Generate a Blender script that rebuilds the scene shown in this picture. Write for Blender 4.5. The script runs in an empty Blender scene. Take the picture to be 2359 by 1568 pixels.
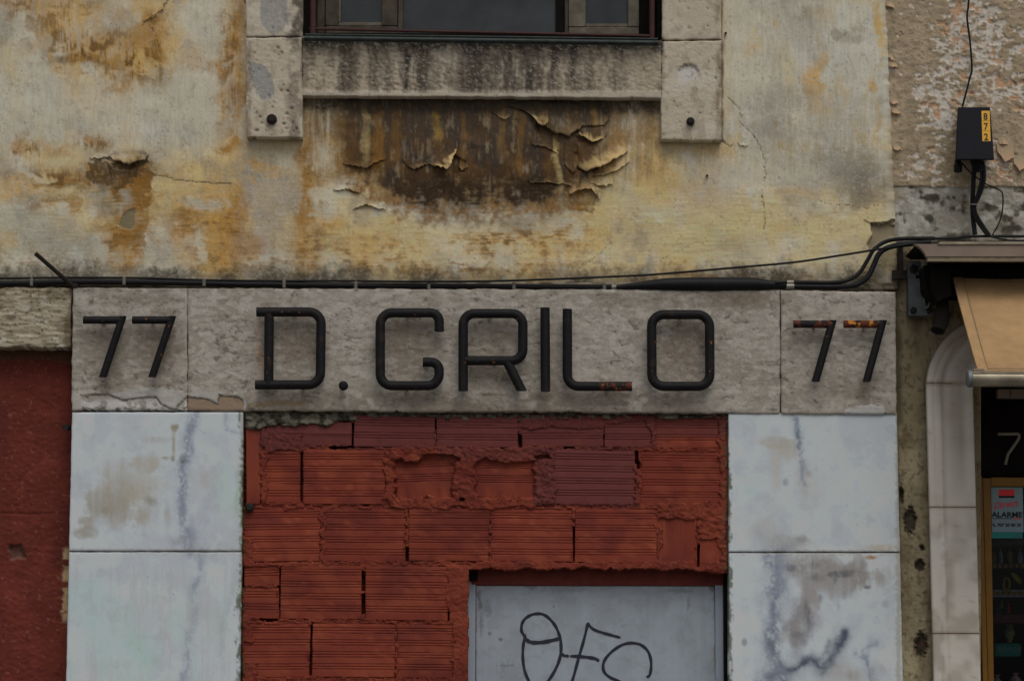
import bpy, math, random
import numpy as np
from mathutils import Matrix, Vector

# ------------------------------------------------------------------ camera, sky, sun, exposure
S = bpy.context.scene
COL = S.collection
W, H = 2359.0, 1568.0            # measuring grid of the photograph
F, D, ZC = 6350.0, 10.0, 1.6     # focal length in that grid, metres to the facade, eye height
PITCH, ROLL = math.atan(0.13), math.radians(0.18)
RM = Matrix.Rotation(math.pi/2 + PITCH, 3, 'X') @ Matrix.Rotation(ROLL, 3, 'Z')
RN = np.array(RM)
cd = bpy.data.cameras.new('camera'); cam = bpy.data.objects.new('camera', cd); COL.objects.link(cam)
cd.sensor_fit = 'HORIZONTAL'; cd.sensor_width = 36.0; cd.lens = F / W * 36.0
cd.clip_start = 0.1; cd.clip_end = 2000
cam.matrix_world = Matrix.Translation((0, -D, ZC)) @ RM.to_4x4()
S.camera = cam

SUN_EL, SUN_AZ = math.radians(56), math.radians(16)   # height, and turn towards the right of the facade's normal
wd = bpy.data.worlds.new('World'); S.world = wd; wd.use_nodes = True
nt = wd.node_tree; nt.nodes.clear()
sky = nt.nodes.new('ShaderNodeTexSky'); sky.sky_type = 'NISHITA'; sky.sun_disc = False
sky.sun_elevation = SUN_EL; sky.sun_rotation = math.pi - SUN_AZ
sky.air_density = 1.0; sky.dust_density = 4.0; sky.ozone_density = 1.0
hs = nt.nodes.new('ShaderNodeHueSaturation'); hs.inputs['Saturation'].default_value = 0.30
bg = nt.nodes.new('ShaderNodeBackground'); bg.inputs['Strength'].default_value = 0.12
wo = nt.nodes.new('ShaderNodeOutputWorld')
nt.links.new(sky.outputs[0], hs.inputs['Color']); nt.links.new(hs.outputs[0], bg.inputs['Color']); nt.links.new(bg.outputs[0], wo.inputs[0])
sl = bpy.data.lights.new('sun', 'SUN'); so = bpy.data.objects.new('sun', sl); COL.objects.link(so)
sl.energy = 0.8; sl.angle = math.radians(38); sl.color = (1.0, 0.98, 0.95)
sv = Vector((math.sin(SUN_AZ)*math.cos(SUN_EL), -math.cos(SUN_AZ)*math.cos(SUN_EL), math.sin(SUN_EL)))
so.rotation_euler = sv.to_track_quat('Z', 'Y').to_euler()
vs = S.view_settings
vs.view_transform = 'Standard'; vs.look = 'None'; vs.gamma = 1.0; vs.use_curve_mapping = False
vs.exposure = -0.65
K = 0.50                          # picture brightness of a pure white wall: turns a colour read off the photograph into a base colour

# ------------------------------------------------------------------ helpers
rng = random.Random(7)
def lin(v):
    v = np.asarray(v, float)/255.0
    return np.where(v <= 0.04045, v/12.92, ((v+0.055)/1.055)**2.4)
def c(r, g, b): return np.clip(lin((r, g, b))/K, 0.001, 0.85)

def U(px, py, Y=0.0):
    "the point of the plane y = Y seen at grid position px, py"
    px = np.asarray(px, float); py = np.asarray(py, float); Y = np.asarray(Y, float)
    u = (px - W/2)/F; v = (H/2 - py)/F
    dx = RN[0,0]*u + RN[0,1]*v - RN[0,2]; dy = RN[1,0]*u + RN[1,1]*v - RN[1,2]; dz = RN[2,0]*u + RN[2,1]*v - RN[2,2]
    t = (Y + D)/dy
    return np.stack(np.broadcast_arrays(dx*t, Y + 0*t, ZC + dz*t), -1)
def UP(px, py, Y=0.0): return Vector(U(px, py, Y).tolist())
PX = 1/634.0                      # one grid step on the facade, in metres

# value noise
_rs = np.random.RandomState(11)
_T = _rs.rand(8, 256, 256).astype(np.float32)
def vn(x, y, seed=0):
    t = _T[seed % 8]; ox, oy = (seed*37) % 251, (seed*91) % 241
    xf = np.floor(x); yf = np.floor(y); fx = (x-xf).astype(np.float32); fy = (y-yf).astype(np.float32)
    xi = (xf.astype(np.int64)+ox) & 255; yi = (yf.astype(np.int64)+oy) & 255; x1 = (xi+1) & 255; y1 = (yi+1) & 255
    fx = fx*fx*(3-2*fx); fy = fy*fy*(3-2*fy)
    a = t[yi, xi]*(1-fx) + t[yi, x1]*fx; b = t[y1, xi]*(1-fx) + t[y1, x1]*fx
    return a*(1-fy) + b*fy
def fbm(x, y, o=4, seed=0, g=0.5):
    s = 0; a = 1; n = 0
    for i in range(o):
        s = s + a*vn(x*2**i + i*17.3, y*2**i + i*9.1, seed+i); n += a; a *= g
    return s/n
def ss(a, b, x):
    t = np.clip((x-a)/(b-a), 0, 1); return t*t*(3-2*t)
def mixc(col, new, m):
    return col + (np.asarray(new) - col)*np.asarray(m)[..., None]
def seg_dist(X, Y, pts):
    d = np.full(np.shape(X), 1e9)
    for (x0, y0), (x1, y1) in zip(pts[:-1], pts[1:]):
        vx, vy = x1-x0, y1-y0; L = vx*vx+vy*vy+1e-9
        t = np.clip(((X-x0)*vx+(Y-y0)*vy)/L, 0, 1)
        d = np.minimum(d, np.hypot(X-x0-t*vx, Y-y0-t*vy))
    return d
def inpoly(X, Y, poly):
    ins = np.zeros(np.shape(X), bool); n = len(poly)
    for i in range(n):
        x0, y0 = poly[i]; x1, y1 = poly[(i+1) % n]
        if y0 == y1: continue
        ins ^= ((y0 > Y) != (y1 > Y)) & (X < (x1-x0)*(Y-y0)/(y1-y0)+x0)
    return ins
def box(X, Y, x0, x1, y0, y1, s=4):
    return ss(x0-s, x0+s, X)*(1-ss(x1-s, x1+s, X))*ss(y0-s, y0+s, Y)*(1-ss(y1-s, y1+s, Y))
def axis(a, lo, hi, b, step, coarse):
    r = [np.arange(lo, hi+step*.5, step)]
    if a < lo: r.insert(0, np.linspace(a, lo, max(2, int((lo-a)/coarse)+1))[:-1])
    if b > r[-1][-1]+1e-6: r.append(np.linspace(r[-1][-1], b, max(2, int((b-hi)/coarse)+1))[1:])
    return np.concatenate(r)

# ------------------------------------------------------------------ object building
def tag(o, label=None, cat=None, group=None, kind=None):
    if label: o['label'] = label
    if cat: o['category'] = cat
    if group: o['group'] = group
    if kind: o['kind'] = kind
    return o
def thing(name, label, cat, loc=(0, 0, 0), group=None):
    o = bpy.data.objects.new(name, None); COL.objects.link(o); o.location = loc; o.empty_display_size = 0.1
    return tag(o, label, cat, group, 'thing')
WLOC = {}
def wloc(o):
    return WLOC.get(o.name, Vector(o.location))
def link_mesh(name, me, mat, parent, centre):
    o = bpy.data.objects.new(name, me); COL.objects.link(o)
    if mat is not None: me.materials.append(mat)
    WLOC[o.name] = Vector(centre)
    if parent is not None:
        o.parent = parent; o.location = Vector(centre) - wloc(parent)
    else: o.location = centre
    return o
def raw(name, V, quads, mat, parent=None, col=None, smooth=True, tris=None):
    "V (n,3) world points, quads (m,4); col (n,3) base colours kept as the attribute Col"
    V = np.asarray(V, np.float64); cen = (V.min(0)+V.max(0))/2
    quads = np.asarray(quads, np.int32).reshape(-1, 4)
    me = bpy.data.meshes.new(name)
    nt_ = 0 if tris is None else len(tris)
    nl = quads.size + 3*nt_
    me.vertices.add(len(V)); me.vertices.foreach_set('co', (V-cen).astype(np.float32).ravel())
    me.loops.add(nl); me.polygons.add(len(quads)+nt_)
    li = quads.ravel(); ls = np.arange(0, quads.size, 4)
    if nt_:
        tr = np.asarray(tris, np.int32).reshape(-1, 3)
        li = np.concatenate([li, tr.ravel()]); ls = np.concatenate([ls, quads.size + np.arange(0, 3*nt_, 3)])
    me.loops.foreach_set('vertex_index', li.astype(np.int32)); me.polygons.foreach_set('loop_start', ls.astype(np.int32))
    me.update(calc_edges=True)
    me.polygons.foreach_set('use_smooth', np.broadcast_to(np.asarray(smooth, bool), (len(quads)+nt_,)).copy())
    if col is not None:
        at = me.color_attributes.new('Col', 'FLOAT_COLOR', 'POINT')
        cc = np.ones((len(V), 4), np.float32); cc[:, :3] = np.asarray(col).reshape(-1, 3); at.data.foreach_set('color', cc.ravel())
    me.validate(); me.update()
    return link_mesh(name, me, mat, parent, cen)

def grid(name, X, Y, dep, col, mat, parent=None, keep=None, back=None, smooth=True):
    "a sheet over grid positions X, Y (2-D) at depths dep (the wall's y), with sides going back to y = back"
    ny, nx = X.shape
    P = U(X, Y, dep).reshape(-1, 3)
    idx = np.arange(nx*ny).reshape(ny, nx)
    a, b, cc, d = idx[:-1, :-1], idx[:-1, 1:], idx[1:, 1:], idx[1:, :-1]
    k = np.ones((ny-1, nx-1), bool) if keep is None else keep
    q = np.stack([a[k], d[k], cc[k], b[k]], -1)
    C = None if col is None else np.asarray(col).reshape(-1, 3)
    if back is not None:
        kp = np.pad(k, 1)
        L = k & ~kp[1:-1, :-2]; R = k & ~kp[1:-1, 2:]; T = k & ~kp[:-2, 1:-1]; Bm = k & ~kp[2:, 1:-1]
        e = np.concatenate([np.stack([a[L], d[L]], -1), np.stack([cc[R], b[R]], -1), np.stack([b[T], a[T]], -1), np.stack([d[Bm], cc[Bm]], -1)])
        ub, inv = np.unique(e.ravel(), return_inverse=True); inv = inv.reshape(-1, 2)
        n0 = len(P); G = P[ub].copy(); G[:, 1] = back
        P = np.concatenate([P, G]); nf0 = len(q)
        q = np.concatenate([q, np.stack([e[:, 0], n0+inv[:, 0], n0+inv[:, 1], e[:, 1]], -1)])
        if C is not None: C = np.concatenate([C, C[ub]])
        smooth = np.arange(len(q)) < nf0 if smooth else False
    used = np.zeros(len(P), bool); used[q.ravel()] = True
    mp = np.cumsum(used)-1
    return raw(name, P[used], mp[q], mat, parent, None if C is None else C[used], smooth)

def quadmap(q, s, t):
    "q = tl, tr, br, bl in grid positions"
    (x0, y0), (x1, y1), (x2, y2), (x3, y3) = q
    X = (1-s)*(1-t)*x0 + s*(1-t)*x1 + s*t*x2 + (1-s)*t*x3
    Y = (1-s)*(1-t)*y0 + s*(1-t)*y1 + s*t*y2 + (1-s)*t*y3
    return X, Y
def slab(name, q, dep, back, mat, parent, paint, step=3.0, relief=None, wob=1.0, rnd=2.5, seed=0, ssz=None, keepf=None):
    "a block of stone or the like: front face from the four corners q, softened and slightly uneven edges, sides back to y = back"
    w = max(abs(q[1][0]-q[0][0]), abs(q[2][0]-q[3][0])); h = max(abs(q[3][1]-q[0][1]), abs(q[2][1]-q[1][1]))
    if ssz is None:
        ns, n_t = max(2, int(w/step)), max(2, int(h/step)); s, t = np.linspace(0, 1, ns+1), np.linspace(0, 1, n_t+1)
    else: s, t = ssz
    s, t = np.meshgrid(s, t)
    X, Y = quadmap(q, s, t)
    ed = np.minimum(np.minimum(s*w, (1-s)*w), np.minimum(t*h, (1-t)*h))
    near = 1-ss(0, 10, ed)
    X = X + near*wob*3*(fbm(X/23, Y/17, 3, 3+seed)-.5); Y = Y + near*wob*3*(fbm(X/19+9, Y/23, 3, 4+seed)-.5)
    hgt = -rnd*PX*(1-ss(0, rnd*1.6+1e-6, ed))
    if relief is not None: hgt = hgt + relief(X, Y, ed)
    k = None if keepf is None else keepf(X, Y)
    return grid(name, X, Y, dep - hgt, paint(X, Y), mat, parent, keep=k, back=back)

def boxw(name, lo, hi, mat, parent=None, bev=0.0, tilt=None):
    "box between two world corners, bevelled"
    lo, hi = Vector(lo), Vector(hi); cen = (lo+hi)/2; h = (hi-lo)/2
    b = min(bev, abs(h.x)*.8, abs(h.y)*.8, abs(h.z)*.8)
    V = []; 
    if b <= 0:
        V = [(x, y, z) for z in (-1, 1) for y in (-1, 1) for x in (-1, 1)]
        V = np.array(V)*np.array(h); q = [(0,2,3,1),(4,5,7,6),(0,1,5,4),(2,6,7,3),(0,4,6,2),(1,3,7,5)]
        tr = None
    else:
        V = []; ix = {}
        for sx in (-1, 1):
            for sy in (-1, 1):
                for sz in (-1, 1):
                    for ax in range(3):
                        p = [sx*h.x, sy*h.y, sz*h.z]; s3 = (sx, sy, sz)
                        for o_ in range(3):
                            if o_ != ax: p[o_] -= s3[o_]*b
                        ix[(sx, sy, sz, ax)] = len(V); V.append(p)
        q = []; tr = []
        for s in (-1, 1):
            q.append([ix[(s, a_, b_, 0)] for a_, b_ in ((-1,-1),(1,-1),(1,1),(-1,1))][::s])
            q.append([ix[(a_, s, b_, 1)] for a_, b_ in ((-1,-1),(1,-1),(1,1),(-1,1))][::-s])
            q.append([ix[(a_, b_, s, 2)] for a_, b_ in ((-1,-1),(1,-1),(1,1),(-1,1))][::s])
        for s1 in (-1, 1):
            for s2 in (-1, 1):
                q.append([ix[(s1,s2,-1,0)], ix[(s1,s2,1,0)], ix[(s1,s2,1,1)], ix[(s1,s2,-1,1)]])
                q.append([ix[(s1,-1,s2,0)], ix[(s1,1,s2,0)], ix[(s1,1,s2,2)], ix[(s1,-1,s2,2)]])
                q.append([ix[(-1,s1,s2,1)], ix[(1,s1,s2,1)], ix[(1,s1,s2,2)], ix[(-1,s1,s2,2)]])
        for sx in (-1, 1):
            for sy in (-1, 1):
                for sz in (-1, 1): tr.append([ix[(sx,sy,sz,a_)] for a_ in range(3)])
        V = np.array(V)
    V = np.asarray(V, float)
    if tilt is not None: V = V @ np.array(Matrix.Rotation(tilt[1], 3, tilt[0])).T
    return raw(name, V + np.array(cen), q, mat, parent, None, False, tr)
def boxp(name, x0, y0, x1, y1, front, back, mat, parent=None, bev=0.003):
    "box whose front face fills grid positions x0..x1, y0..y1 at y = front"
    ym = (max(min(y0, 1568), 0)+max(min(y1, 1568), 0))/2             # upright edges meet x0, x1 in the middle of what is in view
    A = U(x0, y1, front); B = U(x1, y0, front); A[0] = U(x0, ym, front)[0]; B[0] = U(x1, ym, front)[0]
    return boxw(name, (A[0], front, A[2]), (B[0], back, B[2]), mat, parent, bev)

def smooth_path(pts, n=8):
    "Catmull-Rom through world points"
    P = [Vector(p) for p in pts]; P = [P[0]*2-P[1]] + P + [P[-1]*2-P[-2]]; out = []
    for i in range(1, len(P)-2):
        for k in range(n):
            t = k/n; a, b, cc, d = P[i-1], P[i], P[i+1], P[i+2]
            out.append(0.5*((2*b)+(cc-a)*t+(2*a-5*b+4*cc-d)*t*t+(3*b-a-3*cc+d)*t**3))
    out.append(P[-2]); return out
def fillet(pts, r, n=7, closed=False):
    P = [Vector(p) for p in pts]; out = []; m = len(P)
    for i in range(m):
        if not closed and i in (0, m-1): out.append(P[i]); continue
        a, b, cc = P[i-1], P[i], P[(i+1) % m]
        u, v = (a-b), (cc-b); lu, lv = u.length, v.length; u.normalize(); v.normalize()
        ang = u.angle(v)
        if ang > 3.1: out.append(b); continue
        dist = min(r/math.tan(ang/2), lu*.49, lv*.49); rr = dist*math.tan(ang/2)
        cen = b + (u+v).normalized()*(rr/math.sin(ang/2))
        s, e = b+u*dist-cen, b+v*dist-cen
        tot = s.angle(e); ax = s.cross(e).normalized()
        for k in range(n+1): out.append(cen + Matrix.Rotation(tot*k/n, 3, ax) @ s)
    return out
def tube_data(pts, r, n=12, closed=False, hcut=(False, False), caps=True, flat=1.0):
    P = [Vector(p) for p in pts]; m = len(P); V = []; Q = []; T = []
    rad = r if hasattr(r, '__len__') else [r]*m
    up = Vector((0, -1, 0)); 
    for i in range(m):
        t = (P[(i+1) % m]-P[i-1]) if closed or 0 < i < m-1 else (P[1]-P[0] if i == 0 else P[-1]-P[-2])
        t.normalize()
        u = up - t*up.dot(t)
        if u.length < 1e-3: u = Vector((1, 0, 0)) - t*t.x
        u.normalize(); v = t.cross(u); up = u
        cut = (i == 0 and hcut[0]) or (i == m-1 and hcut[1])
        for k in range(n):
            a = 2*math.pi*k/n; p = P[i] + (u*math.cos(a)*flat+v*math.sin(a))*rad[i]
            if cut and abs(t.z) > 1e-3: p = p + t*((P[i].z-p.z)/t.z)
            V.append(p)
    for i in range(m if closed else m-1):
        j = (i+1) % m
        for k in range(n):
            k2 = (k+1) % n; Q.append((i*n+k, i*n+k2, j*n+k2, j*n+k))
    if caps and not closed:
        for (i, flip) in ((0, True), (m-1, False)):
            c0 = len(V); V.append(P[i]); b0 = len(V)
            V.extend([V[i*n+k].copy() for k in range(n)])      # own ring: a sharp rim
            for k in range(n):
                k2 = (k+1) % n; T.append((c0, b0+(k2 if flip else k), b0+(k if flip else k2)))
    return V, Q, T
def tube(name, pts, r, mat, parent=None, n=12, closed=False, hcut=(False, False), caps=True, flat=1.0):
    V, Q, T = tube_data(pts, r, n, closed, hcut, caps, flat)
    return raw(name, np.array([tuple(v) for v in V]), Q, mat, parent, None, True, T or None)
def lathe(name, prof, axis_pt, axis_dir, mat, parent=None, n=20):
    "profile (radius, along) turned about axis_dir"
    d = Vector(axis_dir).normalized(); u = d.orthogonal().normalized(); v = d.cross(u); V = []; Q = []
    for (r, h) in prof:
        for k in range(n):
            a = 2*math.pi*k/n; V.append(tuple(Vector(axis_pt) + d*h + (u*math.cos(a)+v*math.sin(a))*r))
    for i in range(len(prof)-1):
        for k in range(n): Q.append((i*n+k, i*n+(k+1) % n, (i+1)*n+(k+1) % n, (i+1)*n+k))
    return raw(name, V, Q, mat, parent, None, False)
def prism(name, poly, front, back, mat, parent=None):
    "polygon in grid positions on the plane y = front, extruded to y = back"
    A = [UP(x, y, front) for x, y in poly]; n = len(A); V = [tuple(p) for p in A] + [(p.x, back, p.z) for p in A]; cen = sum(A, Vector())/n
    V += [tuple(cen)]; Q = [(i, i+n, (i+1) % n+n, (i+1) % n) for i in range(n)]; T = [(2*n, i, (i+1) % n) for i in range(n)]
    return raw(name, V, Q, mat, parent, None, False, T)
def text(name, s, x, y, size, Y, mat, parent, bold=0.0, shear=0.0, xs=1.0, align='CENTER'):
    "flat lettering: size = letter height in grid steps, standing on grid position x, y"
    cu = bpy.data.curves.new(name, 'FONT'); cu.body = s; cu.size = 1.0; cu.offset = bold; cu.shear = shear; cu.align_x = align
    cu.extrude = 0.02; cu.resolution_u = 3
    o = bpy.data.objects.new('tmp', cu); COL.objects.link(o)
    dg = bpy.context.evaluated_depsgraph_get(); me = bpy.data.meshes.new_from_object(o.evaluated_get(dg))
    bpy.data.objects.remove(o); me.name = name
    k = size*PX/0.73
    me.transform(Matrix.Rotation(math.pi/2, 4, 'X') @ Matrix.Diagonal((k*xs, k, k*.15, 1)))
    return link_mesh(name, me, mat, parent, UP(x, y, Y))

# ------------------------------------------------------------------ materials
def newmat(name):
    m = bpy.data.materials.new(name); m.use_nodes = True; t = m.node_tree; t.nodes.clear()
    o = t.nodes.new('ShaderNodeOutputMaterial'); b = t.nodes.new('ShaderNodeBsdfPrincipled'); t.links.new(b.outputs[0], o.inputs[0])
    return m, t, b, o
def noise(t, scale, detail=4, rough=.6, stretch=None, dist=0.0):
    g = t.nodes.new('ShaderNodeNewGeometry'); n = t.nodes.new('ShaderNodeTexNoise')
    n.inputs['Scale'].default_value = scale; n.inputs['Detail'].default_value = detail; n.inputs['Roughness'].default_value = rough
    n.inputs['Distortion'].default_value = dist
    if stretch:
        mp = t.nodes.new('ShaderNodeMapping'); mp.inputs['Scale'].default_value = stretch
        t.links.new(g.outputs['Position'], mp.inputs['Vector']); t.links.new(mp.outputs[0], n.inputs['Vector'])
    else: t.links.new(g.outputs['Position'], n.inputs['Vector'])
    return n.outputs['Fac']
def ramp(t, src, stops):
    r = t.nodes.new('ShaderNodeValToRGB'); t.links.new(src, r.inputs[0]); e = r.color_ramp.elements
    while len(e) < len(stops): e.new(0.5)
    for k, (p, v) in enumerate(stops):
        e[k].position = p; e[k].color = (*(v if hasattr(v, '__len__') else (v, v, v)), 1)
    return r.outputs[0]
def mul(t, a, b, typ='MULTIPLY', fac=1.0):
    m = t.nodes.new('ShaderNodeMix'); m.data_type = 'RGBA'; m.blend_type = typ
    if hasattr(fac, 'is_linked') or not isinstance(fac, (int, float)): t.links.new(fac, m.inputs[0])
    else: m.inputs[0].default_value = fac
    for s, i in ((a, 6), (b, 7)):
        if isinstance(s, (tuple, list, np.ndarray)): m.inputs[i].default_value = (*[float(q) for q in s], 1)
        else: t.links.new(s, m.inputs[i])
    return m.outputs[2]
def bump(t, b, srcs):
    prev = None
    for src, st, dist in srcs:
        n = t.nodes.new('ShaderNodeBump'); n.inputs['Strength'].default_value = st; n.inputs['Distance'].default_value = dist
        t.links.new(src, n.inputs['Height'])
        if prev is not None: t.links.new(prev, n.inputs['Normal'])
        prev = n.outputs[0]
    t.links.new(prev, b.inputs['Normal'])
def m_col(name, rough=.9, grain=((260, .80, 1.16),), bumps=((180, .5, .004, None),), spec=.25):
    "base colour from the attribute Col, grained by noise"
    m, t, b, o = newmat(name)
    a = t.nodes.new('ShaderNodeAttribute'); a.attribute_name = 'Col'; s = a.outputs['Color']
    for sc, lo, hi in grain: s = mul(t, s, ramp(t, noise(t, sc, 3, .65), ((.28, lo), (.72, hi))))
    t.links.new(s, b.inputs['Base Color']); b.inputs['Roughness'].default_value = rough; b.inputs['Specular IOR Level'].default_value = spec
    if bumps: bump(t, b, [(noise(t, sc, 5, .65, stt), st, ds) for sc, st, ds, stt in bumps])
    return m
def m_plain(name, colr, rough=.6, metal=0.0, var=((30, .75, 1.2),), bumps=((220, .25, .002, None),), spots=None, spec=.4):
    m, t, b, o = newmat(name); s = None
    base = t.nodes.new('ShaderNodeRGB'); base.outputs[0].default_value = (*[float(q) for q in colr], 1); s = base.outputs[0]
    for sc, lo, hi in var: s = mul(t, s, ramp(t, noise(t, sc, 4, .6), ((.3, lo), (.7, hi))))
    for sp in (spots or ()):
        sc, th, cl = sp[:3]; f = ramp(t, noise(t, sc, 3, .55), ((th, 0.0), (th+.03, 1.0)))
        s = mul(t, s, cl, 'MIX', f)
    t.links.new(s, b.inputs['Base Color']); b.inputs['Roughness'].default_value = rough; b.inputs['Metallic'].default_value = metal
    b.inputs['Specular IOR Level'].default_value = spec
    if bumps: bump(t, b, [(noise(t, sc, 4, .6, stt), st, ds) for sc, st, ds, stt in bumps])
    return m
def m_glass(name, dust, mixv, rough=.12):
    m, t, b, o = newmat(name)
    f = noise(t, 9, 5, .6); s = mul(t, dust, ramp(t, f, ((.3, .6), (.7, 1.25))))
    t.links.new(s, b.inputs['Base Color']); b.inputs['Roughness'].default_value = rough; b.inputs['Specular IOR Level'].default_value = .5
    tr = t.nodes.new('ShaderNodeBsdfTransparent'); tr.inputs[0].default_value = (.75, .8, .8, 1)
    mx = t.nodes.new('ShaderNodeMixShader'); mx.inputs[0].default_value = mixv
    t.links.new(tr.outputs[0], mx.inputs[1]); t.links.new(b.outputs[0], mx.inputs[2]); t.links.new(mx.outputs[0], o.inputs[0])
    return m

M = {}
M['plaster'] = m_col('plaster', .92, ((420, .86, 1.12), (90, .94, 1.05)), ((70, .18, .005, None), (300, .35, .003, None)))
M['stone'] = m_col('rough_stone', .92, ((330, .84, 1.15),), ((120, .45, .005, (1, 1, 1.8)), (320, .45, .003, None)))
M['lintel'] = m_col('bedded_limestone', .88, ((360, .86, 1.12), (150, .92, 1.06)), ((60, .12, .004, (.7, 1, 1.6)), (300, .4, .003, (.7, 1, 1.3))))
M['marble'] = m_col('marble', .55, ((200, .96, 1.03),), ((300, .08, .001, (.2, 1, 1)),), .4)
M['brick'] = m_col('painted_brick', .8, ((160, .9, 1.1), (420, .9, 1.12)), ((260, .2, .002, (.3, 1, 1.5)), (460, .25, .002, None)), .2)
M['mortar'] = m_col('painted_mortar', .88, ((180, .9, 1.1), (420, .8, 1.22)), ((190, .4, .004, None), (460, .9, .004, None)), .2)
M['redwall'] = m_col('painted_render', .82, ((120, .94, 1.06),), ((120, .35, .003, None), (35, .12, .006, None)), .2)
M['peel'] = m_col('peeling_paint', .92, ((300, .82, 1.15),), ((200, .6, .004, None),))
M['black'] = m_plain('black_paint', c(15, 13, 14), .62, 0, ((25, .75, 1.35),), ((140, .3, .002, None),), ((18, .60, c(30, 23, 20)), (38, .69, c(110, 64, 26)), (60, .72, c(90, 42, 22))), .25)
M['rusty'] = m_plain('worn_black_paint', c(21, 18, 17), .65, 0, ((25, .8, 1.25),), ((140, .5, .004, None),), ((30, .55, c(70, 32, 22)), (46, .60, c(124, 74, 28))), .25)
M['rustbar'] = m_plain('rusted_black_paint', c(24, 20, 18), .7, 0, ((25, .8, 1.25),), ((140, .6, .004, None),), ((26, .50, c(72, 34, 22)), (40, .58, c(146, 92, 28))), .25)
M['pin'] = m_plain('stained_iron', c(70, 62, 48), .8)
M['cable'] = m_plain('black_cable', c(17, 17, 18), .55, 0, ((20, .8, 1.2),), None, None, .22)
M['clip'] = m_plain('dull_grey_clip', c(92, 88, 80), .6, .3)
M['foil'] = m_plain('bare_cable_wrap', c(112, 108, 97), .4, .3)
M['iron'] = m_plain('old_iron', c(34, 30, 28), .8, 0, ((40, .7, 1.3),), spec=.2)
M['rust'] = m_plain('rust_brown_paint', c(50, 28, 24), .7, 0, ((40, .7, 1.25),))
M['pipe'] = m_plain('green_black_metal', c(30, 36, 33), .45, .3, ((30, .5, 1.5),), ((160, .4, .003, None),), ((45, .68, c(90, 96, 88)),))
M['dark'] = m_plain('near_black', c(17, 15, 13), .95, spec=.1)  # even near-black for reveals, gaps and the awning's inner parts
M['wood'] = m_plain('bare_grey_wood', c(84, 78, 66), .85, 0, ((18, .55, 1.25), (160, .8, 1.2)), ((120, .5, .003, (4, 1, .4)),))
M['wood2'] = m_plain('soiled_wood', c(60, 54, 44), .85, 0, ((18, .5, 1.25), (160, .8, 1.2)), ((120, .5, .003, (4, 1, .4)),))
M['pane'] = m_glass('dusty_glass', c(40, 42, 44), .8, .22)
M['meshpane'] = m_glass('screened_glass', c(40, 44, 46), .85, .45)
M['room'] = m_plain('dark_room', c(18, 17, 16), .95, 0, ((3, .7, 1.2),), None)
M['door'] = m_plain('painted_steel', c(122, 130, 139), .55, 0, ((5, .92, 1.05), (60, .97, 1.03)), ((30, .05, .002, None),), ((46, .735, c(84, 88, 92)),))
M['sheet'] = m_col('painted_steel_sheet', .55, ((150, .97, 1.03),), ((40, .05, .002, None),), .35)
M['ink'] = m_plain('dark_blue_marker', c(26, 27, 36), .6, 0, ((60, .9, 1.1),), None)
M['redhead'] = m_plain('red_header_paint', c(86, 38, 30), .85, 0, ((30, .75, 1.15),), ((90, .5, .005, None),))
M['boxpl'] = m_plain('navy_plastic', c(10, 11, 18), .65, 0, ((30, .88, 1.1),), ((200, .1, .001, None),), spec=.2)
M['yellow'] = m_plain('yellow_sticker', c(190, 128, 12), .5, 0, ((40, .9, 1.08),), None)
M['digit'] = m_plain('black_print', c(22, 22, 22), .6, 0, (), None)
M['cassette'] = m_plain('mauve_brown_aluminium', c(106, 92, 80), .5, .1, ((12, .85, 1.12),), ((90, .1, .001, (.1, 1, 3)),))
M['lip'] = m_plain('weathered_lip', c(110, 100, 80), .7, 0, ((35, .6, 1.2),))
M['steel'] = m_plain('grey_steel', c(84, 88, 88), .55, .35, ((25, .65, 1.2),))
M['alu'] = m_plain('worn_aluminium', c(120, 112, 96), .42, .5, ((14, .6, 1.2),), ((60, .15, .002, (.1, 1, 4)),))
M['bronze'] = m_plain('ochre_enamel', c(98, 66, 9), .45, .1, ((12, .85, 1.1),), None)
M['shopglass'] = m_glass('shop_glass', c(10, 11, 12), .2, .05)
M['neon'] = m_plain('white_tube', c(116, 108, 95), .5, 0, ((20, .8, 1.1),), None)
M['paper'] = m_plain('pale_blue_paper', c(98, 114, 119), .6, 0, ((8, .95, 1.05),), None)
M['teal'] = m_plain('teal_plastic', c(22, 96, 88), .5, 0, ((14, .8, 1.1),), None)
M['redprint'] = m_plain('red_print', c(180, 34, 36), .5, 0, (), None)
def goods(name, rgb): 
    M[name] = m_plain(name, c(*rgb), .6, 0, ((50, .6, 1.3),), ((120, .4, .004, None),)); return M[name]

# ------------------------------------------------------------------ ground
def ground():
    m = m_plain('asphalt', (.05, .05, .05), .9, 0, ((2, .8, 1.2), (40, .8, 1.2)), ((300, .6, .005, None),))
    n = 24; V = [(x, y, -.13) for y in np.linspace(-60, 10, n) for x in np.linspace(-80, 80, n)]
    Q = [(j*n+i, j*n+i+1, (j+1)*n+i+1, (j+1)*n+i) for j in range(n-1) for i in range(n-1)]
    tag(raw('road', V, Q, m, None, None, False), kind='structure')
    pm = m_plain('limestone_setts', (.33, .32, .30), .8, 0, ((3, .8, 1.1), (16, .8, 1.15)), ((22, .6, .01, None),))
    tag(boxw('pavement', (-40, -2.2, -.3), (40, .6, 0), pm, None, .02), kind='structure')
ground()

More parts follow.
